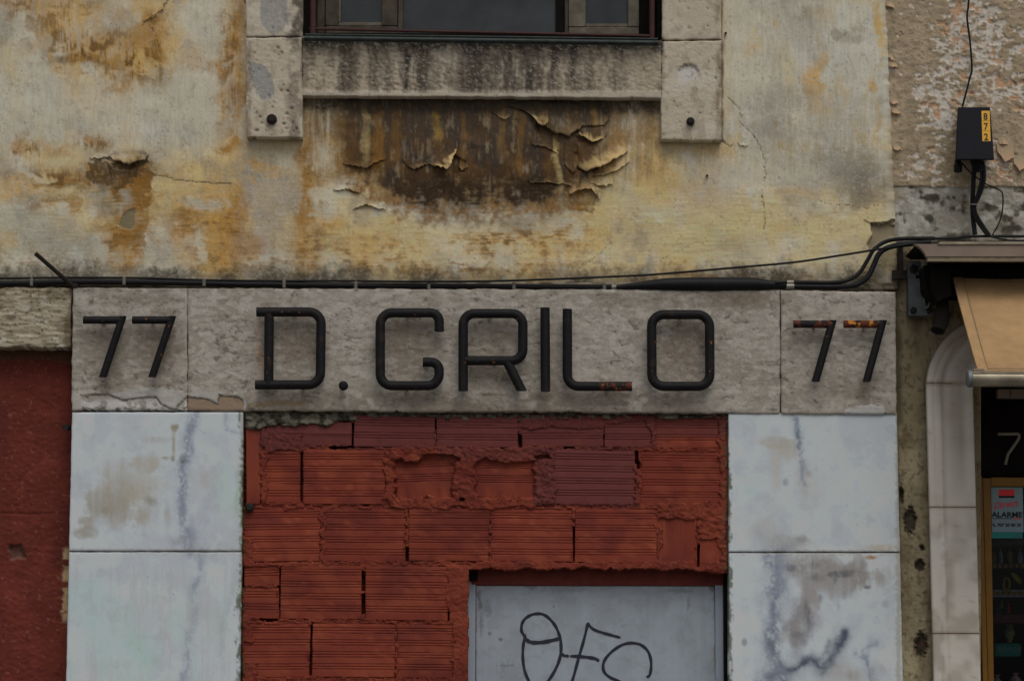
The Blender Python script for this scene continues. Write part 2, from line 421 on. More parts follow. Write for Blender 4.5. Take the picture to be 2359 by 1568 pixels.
# ------------------------------------------------------------------ the old building's plaster wall
OC, O2, BR, DK, CR = c(168, 132, 70), c(136, 96, 36), c(84, 62, 32), c(50, 38, 26), c(176, 156, 112)
COOL, WARM, GR, MAU, OLV, MOLD = c(166, 160, 142), c(173, 156, 118), c(118, 112, 102), c(122, 114, 108), c(122, 104, 68), c(58, 52, 42)
EDGE = c(176, 150, 104)
BLOBS = [  # cx, cy, rx, ry, colour, strength, softness
 (150,30,75,42,OC,.75,.5),(265,20,90,30,OC,.4,.6),(40,8,60,16,O2,.6,.6),(118,76,9,18,BR,.85,.5),(168,130,46,12,BR,.85,.6),(200,105,40,26,O2,.5,.7),
 (253,139,50,14,BR,.95,.6),(366,131,17,10,BR,.8,.5),(290,110,95,36,OC,.65,.6),(345,58,22,26,O2,.75,.6),(340,90,40,20,O2,.5,.6),(366,183,15,20,BR,.85,.5),
 (278,198,28,7,O2,.85,.5),(312,185,12,7,O2,.8,.5),(372,108,10,30,O2,.5,.6),(330,170,28,26,OC,.5,.6),(46,335,20,30,O2,.85,.55),(38,362,9,8,BR,.8,.5),
 (202,322,16,9,O2,.8,.5),(236,328,15,11,BR,.75,.5),(135,354,28,10,O2,.55,.6),(180,180,10,60,OC,.45,.5),(460,150,40,50,OC,.35,.7),
 (272,400,72,32,BR,1.,.35),(300,392,42,24,DK,.55,.5),(322,440,24,44,O2,1.,.35),(262,452,50,34,c(104,94,80),.75,.6),(84,415,18,8,BR,.9,.5),(143,421,32,13,BR,.85,.6),
 (188,418,22,10,BR,.8,.5),(215,380,30,14,O2,.7,.6),(30,432,70,24,OC,.75,.5),(100,459,75,12,OLV,.6,.6),(168,476,18,15,O2,.7,.5),(235,520,30,14,OLV,.6,.5),
 (296,530,46,28,O2,.9,.45),(272,555,26,22,O2,.8,.5),(312,480,18,20,O2,.7,.5),(295,598,30,34,O2,.75,.5),(250,612,20,18,OLV,.6,.5),
 (410,440,60,30,CR,.7,.6),(450,510,60,60,OC,.7,.6),(516,560,40,80,O2,.75,.5),(508,470,44,60,OC,.75,.5),(440,520,34,24,O2,.6,.6),(545,500,22,60,O2,.6,.5),
 (527,345,26,14,O2,.9,.5),(548,330,20,8,c(150,106,42),.8,.5),(570,563,38,20,c(154,116,60),.8,.5),(480,600,70,34,OC,.7,.6),
 (540,120,22,160,O2,.55,.5),(552,60,12,70,c(140,100,36),.8,.5),(552,230,10,60,c(140,100,36),.7,.5),(500,150,18,26,O2,.75,.5),(520,250,14,60,OC,.6,.6),(528,230,12,46,MAU,.7,.5),(518,300,20,18,MAU,.5,.6),
 (630,420,70,90,MAU,.65,.5),(620,560,60,70,MAU,.55,.6),(600,385,16,8,OC,.7,.5),(645,392,44,10,OC,.6,.5),(595,420,18,8,OC,.5,.5),(660,375,20,22,COOL,.6,.6),
 (708,420,20,120,O2,.8,.45),(706,560,26,70,O2,.75,.5),(700,340,14,30,O2,.6,.5),(745,370,24,40,COOL,.75,.5),(742,470,28,46,COOL,.75,.5),(730,300,24,40,MAU,.6,.5),
 (780,560,70,44,CR,.7,.6),(760,520,34,22,OC,.6,.6),(860,560,60,20,OC,.55,.6),(1000,555,120,34,CR,.8,.6),(930,600,90,30,CR,.7,.6),(1180,560,110,40,CR,.6,.6),(1090,590,60,22,COOL,.5,.6),
 (830,600,50,26,OC,.5,.6),(1200,520,44,22,GR,.55,.6),(1290,510,50,26,c(150,146,132),.6,.6),(1360,480,60,40,CR,.6,.6),(1460,470,50,60,CR,.75,.6),(1480,330,36,80,OC,.5,.5),(1500,280,16,60,O2,.5,.5),
 (1600,440,50,20,OC,.45,.6),(1640,530,90,40,CR,.7,.6),(1580,560,60,40,CR,.6,.6),(1740,520,80,34,CR,.75,.6),(1850,520,90,30,CR,.75,.6),(1900,575,90,44,CR,.8,.6),(1700,590,90,30,CR,.6,.6),(1990,530,50,30,CR,.7,.6),
 (1830,436,50,16,OC,.55,.6),(1812,560,34,26,COOL,.65,.6),(1925,590,14,26,COOL,.7,.5),(1890,480,60,20,COOL,.5,.6),(1640,350,60,14,OC,.5,.6),(1560,470,20,44,COOL,.4,.6),
 (1735,114,24,14,OC,.6,.6),(1895,155,13,40,OC,.6,.6),(1886,190,26,34,OC,.75,.6),(1878,236,24,20,OC,.6,.6),(1945,215,12,46,OC,.4,.6),(2016,85,7,62,c(168,136,70),.85,.5),(2017,30,6,40,OC,.6,.6),(2014,196,10,24,OC,.75,.5),(2024,200,6,18,c(168,136,70),.7,.5),(2021,295,5,48,c(168,136,70),.7,.5),
 (1785,236,60,46,GR,.5,.8),(1760,290,36,26,MAU,.6,.7),(1800,330,40,60,GR,.4,.8),(1983,404,60,54,c(104,98,88),.85,.7),(1900,380,60,40,GR,.6,.8),(2000,440,36,36,c(92,84,76),.6,.7),(1950,76,30,12,c(116,106,90),.7,.4),(1840,60,60,60,GR,.35,.9),(1930,300,60,60,GR,.4,.9),
 (1700,80,30,130,COOL,.7,.7),(1760,160,60,40,COOL,.6,.7),(1740,400,60,30,COOL,.6,.7),(1840,410,50,30,COOL,.6,.7),(1640,410,60,60,c(146,138,124),.6,.7),
 (60,230,110,60,COOL,.5,.7),(400,230,90,60,COOL,.75,.6),(480,60,26,70,COOL,.8,.5),(470,200,40,30,COOL,.7,.5),(330,315,60,36,c(162,158,146),.8,.6),(370,260,70,30,COOL,.6,.7),(450,290,50,40,COOL,.5,.6),
 (475,470,40,18,COOL,.8,.5),(455,560,18,40,COOL,.7,.5),(240,580,30,34,COOL,.6,.6),(60,520,90,46,c(136,132,116),.6,.7),(150,560,70,40,c(140,136,124),.6,.7),(370,480,30,34,c(160,150,118),.6,.6),(620,610,40,26,COOL,.7,.6),
]
SMUDGE = [(200,110,110,60,.9),(300,140,90,60,.9),(350,80,40,60,.7),(150,40,120,50,.6),(60,20,70,40,.6),(60,350,40,40,.8),(215,330,40,24,.7),(130,415,110,26,.9),(300,430,70,60,1.),(290,550,70,60,.9),(500,540,70,90,.7),(440,520,60,60,.6),(530,150,30,170,.7),(720,420,30,120,.6),(720,560,50,70,.6),(850,590,120,40,.7),(1180,560,160,50,.8),(1290,540,80,60,.6),(1500,320,40,90,.5),(1120,620,300,24,.7),(600,600,120,40,.4),(120,470,80,24,.5),(1700,640,300,16,.8),(30,600,120,40,.4)]
STREAKS = [(781,835,262,420,BR,.9),(835,853,226,390,c(158,138,92),.85),(855,884,236,410,O2,.6),(905,925,230,400,O2,.35),(996,1018,226,345,c(134,106,46),.9),(1147,1168,226,370,c(128,100,56),.6),
           (1190,1206,250,420,O2,.4),(1278,1291,310,448,c(166,146,96),.9),(1060,1072,240,420,O2,.35),(1238,1262,230,300,OC,.3),(1362,1378,230,300,OC,.5),(1392,1410,230,320,DK,.5),(1420,1438,230,330,c(110,98,78),.4)]
CRACKS = [([(1676,223),(1705,253),(1709,286),(1735,312),(1751,337),(1762,375),(1764,402),(1758,430)],.6),([(1756,451),(1760,484),(1764,505),(1758,530)],.8),([(1663,322),(1672,330),(1682,336),(1690,332)],1.2),
          ([(337,387),(350,400),(371,406),(442,419),(493,421),(530,424)],.9),([(563,0),(573,20),(574,40),(568,62)],1.4),([(1520,600),(1600,560),(1640,556)],.3),([(1870,450),(1900,470),(1960,474),(2004,480),(2030,470)],.3),
          ([(1340,610),(1375,590),(1405,560)],.5),([(330,52),(350,38),(372,24),(386,2)],1.3),([(345,56),(358,80),(366,110)],.8)]
def fine(X, Y):
    b = ss(360, 470, Y)
    return fbm(X/2.9, Y/30, 3, 56)*(1-b) + fbm((X+Y*.2)/34, Y/2.8, 3, 57)*b
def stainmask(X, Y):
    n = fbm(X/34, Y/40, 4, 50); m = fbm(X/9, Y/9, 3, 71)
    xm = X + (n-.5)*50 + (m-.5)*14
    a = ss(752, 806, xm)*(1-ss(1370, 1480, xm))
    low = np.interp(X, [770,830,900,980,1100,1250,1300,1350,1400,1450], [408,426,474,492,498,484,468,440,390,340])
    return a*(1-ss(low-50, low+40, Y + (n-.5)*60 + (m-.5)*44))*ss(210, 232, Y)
def plaster_col(X, Y):
    wx = X + (fbm(X/46, Y/46, 4, 21)-.5)*54 + (fbm(X/11, Y/11, 3, 22)-.5)*14
    wy = Y + (fbm(X/46, Y/46, 4, 31)-.5)*54 + (fbm(X/11, Y/11, 3, 32)-.5)*14
    nb = fbm(X/17, Y/26, 4, 41); nf = fbm(X/5.5, Y/5.5, 3, 42); st = fbm(X/7, Y/90, 4, 43); big = fbm(X/190, Y/210, 4, 44); br = fbm(X/60, Y/7, 3, 48)
    col = np.empty(X.shape + (3,)); col[:] = WARM
    col = mixc(col, COOL, ss(.42, .62, big)); col = mixc(col, c(172, 169, 158), .6*ss(.54, .66, fbm(X/36+11, Y/60, 4, 59))); col = mixc(col, c(176, 146, 92), .7*ss(.50, .66, fbm(X/90+7, Y/110, 4, 45))*(1-.7*box(X, Y, 1664, 2060, -400, 440, 30)))
    col = mixc(col, GR, .45*ss(.5, .7, fbm(X/55+3, Y/80, 4, 46)))
    col = mixc(col, c(169, 165, 151), .75*np.clip(box(X, Y, 1664, 2060, -400, 430, 40)+.8*box(X, Y, -400, 520, 180, 340, 60)+.6*box(X, Y, 400, 520, -400, 200, 30), 0, 1)*ss(.30, .52, .6*nb+.4*fbm(X/60, Y/120, 3, 58)))
    fi = fine(X, Y)
    tex = ss(.30, .60, .38*nb + .2*st + .14*nf + .28*fi); tex2 = ss(.34, .58, .35*nb+.2*nf+.2*br+.25*fi)
    for i, (cx, cy, rx, ry, cl, s, so_) in enumerate(BLOBS):
        R2 = 2.2*max(rx, ry)+60
        j = np.where((np.abs(Y-cy) < 1.9*ry+60).any(1))[0]; k = np.where((np.abs(X-cx) < 1.9*rx+60).any(0))[0]
        if not len(j) or not len(k): continue
        sl_ = np.s_[j[0]:j[-1]+1, k[0]:k[-1]+1]
        r = np.hypot((wx[sl_]-cx)/rx, (wy[sl_]-cy)/ry) + (nb[sl_]-.5)*1.2 + (nf[sl_]-.5)*.7 + (st[sl_]-.5)*.5
        mk = 1-ss(1.05-so_, 1.05+so_, r)
        if cl is not GR and cl is not COOL: mk = mk*(.45+.55*tex[sl_])
        col[sl_] = mixc(col[sl_], cl, s*mk)
    sg = np.zeros(X.shape)
    for cx, cy, rx, ry, a in SMUDGE: sg = np.maximum(sg, a*np.exp(-(((X-cx)/rx)**2+((Y-cy)/ry)**2)))
    sn = .45*fbm(wx/24, wy/13, 4, 62)+.25*nb+.30*fi
    col = mixc(col, c(146, 106, 46), .85*sg*ss(.46, .54, sn)); col = mixc(col, c(82, 60, 30), .95*sg*ss(.54, .61, sn))
    q1, q2 = (fbm(X/16, Y/16, 4, 63)-.5)*34, (fbm(X/16+9, Y/16, 4, 64)-.5)*34
    for pl, cl, a in (([(196,384),(236,366),(262,370),(296,379),(338,372),(348,404),(342,430),(306,424),(262,432),(214,422)], c(76,56,30), .95), ([(300,404),(346,396),(346,476),(322,482),(306,460)], c(116,82,34), .85), ([(246,384),(290,386),(320,380),(322,404),(264,408)], c(52,38,22), .8), ([(282,484),(340,470),(338,560),(300,566),(256,560),(262,536),(300,530)], c(122,88,38), .7), ([(1310,452),(1332,438),(1362,436),(1382,454),(1372,482),(1316,484)], c(104,74,34), .8)):
        col = mixc(col, cl, a*inpoly(X+q1, Y+q2, pl)*(.55+.45*tex))
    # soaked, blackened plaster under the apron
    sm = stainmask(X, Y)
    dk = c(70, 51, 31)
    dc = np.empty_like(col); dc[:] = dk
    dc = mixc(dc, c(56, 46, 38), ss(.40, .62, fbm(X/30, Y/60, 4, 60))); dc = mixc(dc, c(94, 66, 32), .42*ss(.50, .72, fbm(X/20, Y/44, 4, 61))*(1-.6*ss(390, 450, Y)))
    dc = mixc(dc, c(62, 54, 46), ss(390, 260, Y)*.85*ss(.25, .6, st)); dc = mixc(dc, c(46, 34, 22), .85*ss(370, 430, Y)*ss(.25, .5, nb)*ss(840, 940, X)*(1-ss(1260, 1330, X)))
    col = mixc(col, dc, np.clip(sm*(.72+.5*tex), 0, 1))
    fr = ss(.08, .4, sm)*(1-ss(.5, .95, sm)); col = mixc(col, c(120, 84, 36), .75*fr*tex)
    col = mixc(col, c(120, 92, 52), .55*box(X, Y, 696, 790, 236, 420, 14)*tex); col = mixc(col, c(84, 72, 56), .6*box(X, Y, 696, 800, 228, 320, 18)*ss(.35, .6, st)); col = mixc(col, c(122, 104, 74), .6*box(X, Y, 1420, 1524, 230, 420, 20)*ss(.35, .65, st))
    for x0, x1, y0, y1, cl, s in STREAKS:
        cx, hw = (x0+x1)/2, (x1-x0)/2
        mk = (1-ss(.5, 1.3, np.abs(X + (fbm(X/30, Y/40, 3, 66)-.5)*22 - cx)/hw + (nf-.5)*.8))*ss(y0-8, y0+20, Y)*(1-ss(y1-40, y1+10, Y+(nb-.5)*50))
        col = mixc(col, cl, .72*s*mk*(.2+.8*tex2))
    # soot and painted shade under the stone; mould along the cables' ledge
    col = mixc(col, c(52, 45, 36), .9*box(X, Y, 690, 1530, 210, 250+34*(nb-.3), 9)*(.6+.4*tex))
    led = 622 - 14*ss(900, 300, X)*0
    mo = ss(led-26, led+22, Y + (nb-.5)*44 + (nf-.5)*30)*(.55+.45*ss(.35, .6, fbm(X/90, 0*Y+5, 3, 67)))
    col = mixc(col, MOLD, .92*mo)
    col = mixc(col, c(96, 90, 76), .55*ss(500, 640, Y)*(1-ss(60, 330, X))*tex2)
    # fine dirt, pinholes
    col = col*(1+.30*(fi-.5))[..., None]
    col = mixc(col, c(92, 82, 64), .30*ss(.55, .75, nf)*(1-ss(.60, .45, nb))); col = mixc(col, c(176, 172, 160), .25*ss(.60, .75, fbm(X/4+9, Y/4, 2, 55))*(1-sm)*(1-np.clip(sg, 0, 1)))
    col = mixc(col, c(50, 42, 32), .6*ss(.86, .92, fbm(X/3.4, Y/3.4, 2, 49)))
    # bare patches
    rag = (nb-.5)*9
    gp = inpoly(X+rag, Y+rag, [(280,498),(296,482),(312,478),(311,500),(302,526),(286,530),(277,520)]); col = mixc(col, c(104, 98, 76), .9*gp)
    cp = inpoly(X+rag, Y+rag*.6, BREAK); col = mixc(col, c(108, 98, 80), cp*.9)
    for pts, w in CRACKS: col = mixc(col, c(58, 48, 36), .85*(1-ss(w*.6, w*1.8, seg_dist(X+(nf-.5)*9, Y+(nb-.5)*9, pts))))
    return np.clip(col, .003, .8)
BREAK = [(2004,512),(2030,514),(2061,504),(2070,545),(2040,556),(2018,562),(2006,590),(1998,560),(2008,540)]
def plaster_h(X, Y):
    h = (fbm(X/130, Y/130, 3, 80)-.5)*.022 + (fbm(X/24, Y/24, 4, 81)-.5)*.003 + (fine(X, Y)-.5)*.0016
    sm = stainmask(X, Y)
    h = h + sm*0.8*((np.abs(fbm(X/60, Y/50, 2, 82)-.5)*-2+.5)*.014)
    rag = (fbm(X/17, Y/26, 4, 41)-.5)*9
    h = h - .004*inpoly(X+rag, Y+rag, [(280,498),(296,482),(312,478),(311,500),(302,526),(286,530),(277,520)])
    h = h - .014*inpoly(X+rag, Y+rag*.6, BREAK)
    for pts, w in CRACKS: h = h - .002*(1-ss(w*.5, w*2.2, seg_dist(X+rag*.4, Y+rag*.4, pts)))
    for pts, depth in HOLES:
        h = h - depth*inpoly(X+rag*.3, Y+rag*.3, pts)
    return h
# places where the skim coat has fallen away above or beside a curling flake
HOLES = [([(246,366),(262,352),(336,352),(340,372),(330,384),(300,392),(262,388)],.010),
         ([(1235,286),(1262,282),(1282,312),(1286,350),(1268,338),(1244,318)],.012),
         ([(1030,386),(1046,356),(1074,372),(1068,396),(1040,404)],.012),
         ([(1326,312),(1350,320),(1372,332),(1350,330),(1330,330)],.010),
         ([(1318,352),(1334,352),(1344,396),(1330,392)],.012),
         ([(1310,452),(1330,438),(1362,436),(1378,452),(1374,476),(1316,478)],.006)]
def wallpart():
    wall = thing('plaster_wall', 'ochre and grey stained plaster wall with peeling paint under the window', 'wall', tuple(UP(900, 640, 0)))
    xs = axis(-800, -60, 2040, 2056, 2.5, 14); ys = axis(-700, -30, 660, 664, 2.5, 14)
    X, Y = np.meshgrid(xs, ys)
    edge = 2040 + 22*np.clip(Y/510, -1, 1.25) + 5*(fbm(Y/14, 0*Y, 3, 90)-.5)
    X = np.where(X > 1980, 1980+(X-1980)*(edge-1980)/(2056-1980), X)
    xc, yc = (X[:-1, :-1]+X[1:, 1:])/2, (Y[:-1, :-1]+Y[1:, 1:])/2
    keep = ~((xc > 690) & (xc < 1535) & (yc > -430) & (yc < 110))
    dep = -plaster_h(X, Y) + .012*ss(8, 0, edge-X)
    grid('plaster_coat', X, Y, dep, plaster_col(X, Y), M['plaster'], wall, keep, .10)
    return wall
WALL = wallpart()

def flake(top, bot, lift, curl=2.0, tip=.6, tone=1.0, n=26, m=12, seed=0, wave=.3):
    "a curled scale of paint: fixed along the line top, standing off the wall along the line bot"
    def along(L):
        L = np.array(L, float); d = np.r_[0, np.cumsum(np.hypot(*np.diff(L, axis=0).T))]; u = np.linspace(0, d[-1], n)
        return np.stack([np.interp(u, d, L[:, 0]), np.interp(u, d, L[:, 1])], -1)
    A, B = along(top), along(bot); v = np.linspace(0, 1, m)[:, None]; u = np.linspace(0, 1, n)[None, :]
    jag = (fbm(np.arange(n)*.9+seed*7, np.zeros(n), 3, seed)-.5)*9
    B = B + np.stack([jag*.4, jag], -1); lift = lift*(.75 if tip >= .7 else .36); tip = tip if tip >= .7 else tip*.4
    X = A[None, :, 0]*(1-v)+B[None, :, 0]*v; Y = A[None, :, 1]*(1-v)+B[None, :, 1]*v
    prof = np.maximum(np.sin(u*math.pi), 0)**.8*(1+wave*(fbm(u*5+seed, 0*u, 3, seed+3)-.5)*2)
    hgt = .0015 + lift*(v**curl)*prof
    dep = np.float64(-1)*hgt - plaster_h(X, Y)*.5 - .004
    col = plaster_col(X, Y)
    col = mixc(col, EDGE*tone, tip*np.broadcast_to(ss(.55, .95, v+(fbm(X/9, Y/9, 2, 5)-.5)*.5), X.shape))
    P = U(X, Y, dep).reshape(-1, 3); P2 = P.copy(); P2[:, 1] += .0018
    i = np.arange(n*m).reshape(m, n); q = np.stack([i[:-1, :-1], i[1:, :-1], i[1:, 1:], i[:-1, 1:]], -1).reshape(-1, 4)
    N = n*m; e = np.concatenate([np.stack([i[-1, :-1], i[-1, 1:]], -1), np.stack([i[:-1, 0], i[1:, 0]], -1), np.stack([i[1:, -1], i[:-1, -1]], -1)])
    q = np.concatenate([q, q[:, ::-1]+N, np.stack([e[:, 0], e[:, 0]+N, e[:, 1]+N, e[:, 1]], -1)])
    raw('paint_flake', np.concatenate([P, P2]), q, M['peel'], WALL, np.concatenate([col.reshape(-1, 3)]*2))
FL = [  # fixed line, free line, lift, curl, tip
 ([(246,352),(256,318),(296,308),(334,322),(344,356)], [(253,362),(262,369),(295,377),(322,371),(338,364)], .034, 1.7, .15),
 ([(206,360),(226,352),(250,350)], [(208,366),(230,364),(250,362)], .010, 1.5, .2),
 ([(1170,246),(1200,234),(1240,232),(1266,246)], [(1222,260),(1240,284),(1254,290),(1262,284)], .034, 1.8, .75),
 ([(1262,240),(1300,236),(1340,244),(1352,262)], [(1256,290),(1276,306),(1310,312),(1352,286)], .040, 1.5, .45),
 ([(1352,246),(1380,252),(1404,272)], [(1340,292),(1366,290),(1392,288)], .018, 1.5, .3),
 ([(1330,296),(1360,286),(1390,292),(1400,306)], [(1332,308),(1350,318),(1364,328),(1392,318)], .026, 1.6, .8),
 ([(1330,330),(1360,322),(1410,316),(1440,324)], [(1332,384),(1350,394),(1390,380),(1446,352)], .050, 1.5, .85),
 ([(1400,330),(1425,322),(1442,326)], [(1398,342),(1420,346),(1446,348)], .018, 1.5, .6),
 ([(1350,398),(1390,384),(1440,358),(1448,356)], [(1356,408),(1400,402),(1430,386),(1450,370)], .022, 1.6, .35),
 ([(1300,330),(1318,330),(1330,352)], [(1300,380),(1322,400),(1334,372)], .022, 1.6, .3),
 ([(960,366),(990,350),(1020,348),(1046,340)], [(990,379),(1014,384),(1034,390),(1052,344)], .040, 1.6, .95),
 ([(1060,360),(1070,362),(1078,368)], [(1056,384),(1066,394),(1078,384)], .018, 1.7, .4),
 ([(925,366),(950,362),(984,366)], [(940,382),(955,390),(985,378)], .014, 1.7, .55),
 ([(790,372),(830,370),(870,356),(886,356)], [(790,378),(846,386),(872,370),(888,364)], .012, 1.6, .25),
 ([(772,428),(800,424),(834,432)], [(766,438),(800,434),(828,444)], .016, 1.6, .35),
 ([(816,474),(840,456),(860,462),(886,474)], [(812,482),(842,470),(868,480),(890,484)], .018, 1.6, .45),
 ([(1130,258),(1152,256),(1168,262)], [(1140,262),(1164,276),(1180,264)], .014, 1.5, .5),
 ([(1306,430),(1330,420),(1366,420),(1388,440)], [(1312,450),(1330,437),(1362,434),(1382,462)], .030, 1.6, .5),
 ([(1215,414),(1250,408),(1300,410),(1320,424)], [(1220,420),(1260,420),(1316,428),(1330,434)], .014, 1.6, .3),
 ([(1356,404),(1385,402),(1410,412)], [(1356,420),(1382,428),(1412,424)], .014, 1.5, .5),
 ([(1225,318),(1250,322),(1276,340)], [(1226,334),(1256,338),(1284,352)], .014, 1.5, .25),
 ([(1990,506),(2016,500),(2050,494),(2062,496)], [(2004,514),(2030,516),(2050,510),(2062,506)], .010, 1.6, .3),
 ([(1700,326),(1712,328),(1724,330)], [(1702,333),(1714,336),(1726,334)], .008, 1.6, .4),
 ([(330,48),(350,34),(374,18)], [(340,44),(360,32),(380,18)], .010, 1.5, .4),
]
for i_, f_ in enumerate(FL): flake(*f_, seed=i_)
for (x_, y_) in ((1672, 76), (1629, 404)):
    tube('wall_nail', [UP(x_, y_, .01), UP(x_, y_+1, -.02)], .0045, M['rust'], WALL, 8)

# ------------------------------------------------------------------ the window and its stone surround
SD = -.05                         # face of the surround
APST = [(778,818,1.0),(842,850,.5),(852,869,.75),(884,898,.5),(919,950,.95),(955,962,.6),(963,993,.95),(1030,1040,.35),(1054,1128,1.1),(1138,1150,.5),(1155,1190,.75),(1200,1236,.9),(1244,1252,.4),(1266,1283,.9),(1290,1302,.5),(1307,1337,.95),(1350,1366,.45),(1380,1392,.35),(1404,1445,.55)]
PITS = [(604,283),(612,300),(592,300),(585,316),(566,306),(672,250),(661,262),(655,285),(660,296),(675,283),(683,297),(676,301),(648,208),(653,196),(663,210),(640,110),(650,122),(628,246),(600,268),(700,330)]
def surround_col(X, Y):
    nb = fbm(X/17, Y/22, 4, 101); nf = fbm(X/5, Y/5, 3, 102); st = fbm(X/8, Y/110, 4, 103)
    col = np.empty(X.shape+(3,)); col[:] = c(158, 148, 130)
    col = mixc(col, c(168, 160, 146), ss(.45, .7, fbm(X/60, Y/60, 3, 104))*.7); col = mixc(col, c(124, 112, 96), ss(.52, .72, nb)*.5)
    wr = (nb-.5)*16
    for poly, cl in (([(570,152),(588,146),(612,152),(628,176),(632,214),(620,230),(604,232),(590,206),(578,178)], c(118,118,114)),
                     ([(604,-30),(655,-30),(664,40),(652,70),(632,84),(612,66),(596,44)], c(124,122,118)), ([(1560,164),(1580,150),(1606,152),(1612,176),(1600,190),(1566,186)], c(156,152,146))):
        col = mixc(col, cl, .85*inpoly(X+wr, Y+wr, poly))
    ap = box(X, Y, 694, 1528, 86, 214, 4)
    col = mixc(col, c(122, 108, 88), .45*ap)
    dark = np.zeros(X.shape)
    for x0, x1, s in APST:
        cx, hw = (x0+x1)/2, (x1-x0)/2
        dark = np.maximum(dark, s*(1-ss(.45, 1.25, np.abs(X+(fbm(X/40, Y/34, 3, 105)-.5)*26-cx)/hw+(nf-.5)*1.0)))
    dark = np.clip(dark*(.7+.5*ss(.3, .6, st)), 0, 1)
    col = mixc(col, c(52, 45, 40), .96*dark*ap*(.75+.25*ss(.3, .5, nf)))
    col = mixc(col, c(84, 74, 62), .55*ap*ss(.46, .62, fbm(X/20, Y/60, 4, 106))); col = mixc(col, c(70, 62, 54), .55*ap*ss(1030, 1090, X)*(1-ss(1300, 1400, X))*ss(.34, .56, .5*st+.5*nb))
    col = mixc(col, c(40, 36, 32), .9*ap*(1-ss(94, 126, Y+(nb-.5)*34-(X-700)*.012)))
    col = mixc(col, c(48, 42, 38), .75*box(X, Y, 655, 730, -700, 96, 14)*ss(.35, .6, nb+(X-680)*.004)); col = mixc(col, c(80, 68, 54), .5*box(X, Y, 664, 700, 96, 330, 6)*tex_(nb))
    col = mixc(col, c(150, 140, 126), .6*box(X, Y, 700, 1524, 209, 230, 2)*(1-.7*dark))
    col = mixc(col, c(96, 78, 58), .6*box(X, Y, 1650, 1672, -700, 326, 3)*ss(.3, .6, nb)); col = mixc(col, c(92, 70, 48), .5*box(X, Y, 560, 578, 80, 330, 4)*ss(.3, .6, nb))
    for px, py in PITS: col = mixc(col, c(80, 58, 42), .85*(1-ss(2.0, 5.0, np.hypot(X-px, (Y-py)*1.5)+(nf-.5)*7)))
    col = mixc(col, c(84, 68, 52), .6*ss(.74, .82, fbm(X/6.5, Y/5, 3, 107)))
    col = mixc(col, c(166, 160, 148), .35*ss(.62, .76, fbm(X/4, Y/3, 2, 108)))
    return np.clip(col, .003, .8)
def tex_(n): return ss(.3, .62, n)
def surround_rel(X, Y, ed):
    ap = box(X, Y, 694, 1528, 86, 210, 3)
    h = (fbm(X/7, Y/4, 3, 110)-.5)*(.003+.006*ap) - .004*ap + (fbm(X/50, Y/50, 3, 111)-.5)*.004
    nf = fbm(X/5, Y/5, 3, 102)
    for px, py in PITS: h = h - .004*(1-ss(2, 5, np.hypot(X-px, (Y-py)*1.5)+(nf-.5)*6))
    h = h - .003*ss(.74, .82, fbm(X/6.5, Y/5, 3, 107))
    d = np.hypot(X-1586, (Y-176)*.9); h = h - .010*(1-ss(22, 27, d+(nf-.5)*8))*ss(196, 150, Y)
    return h
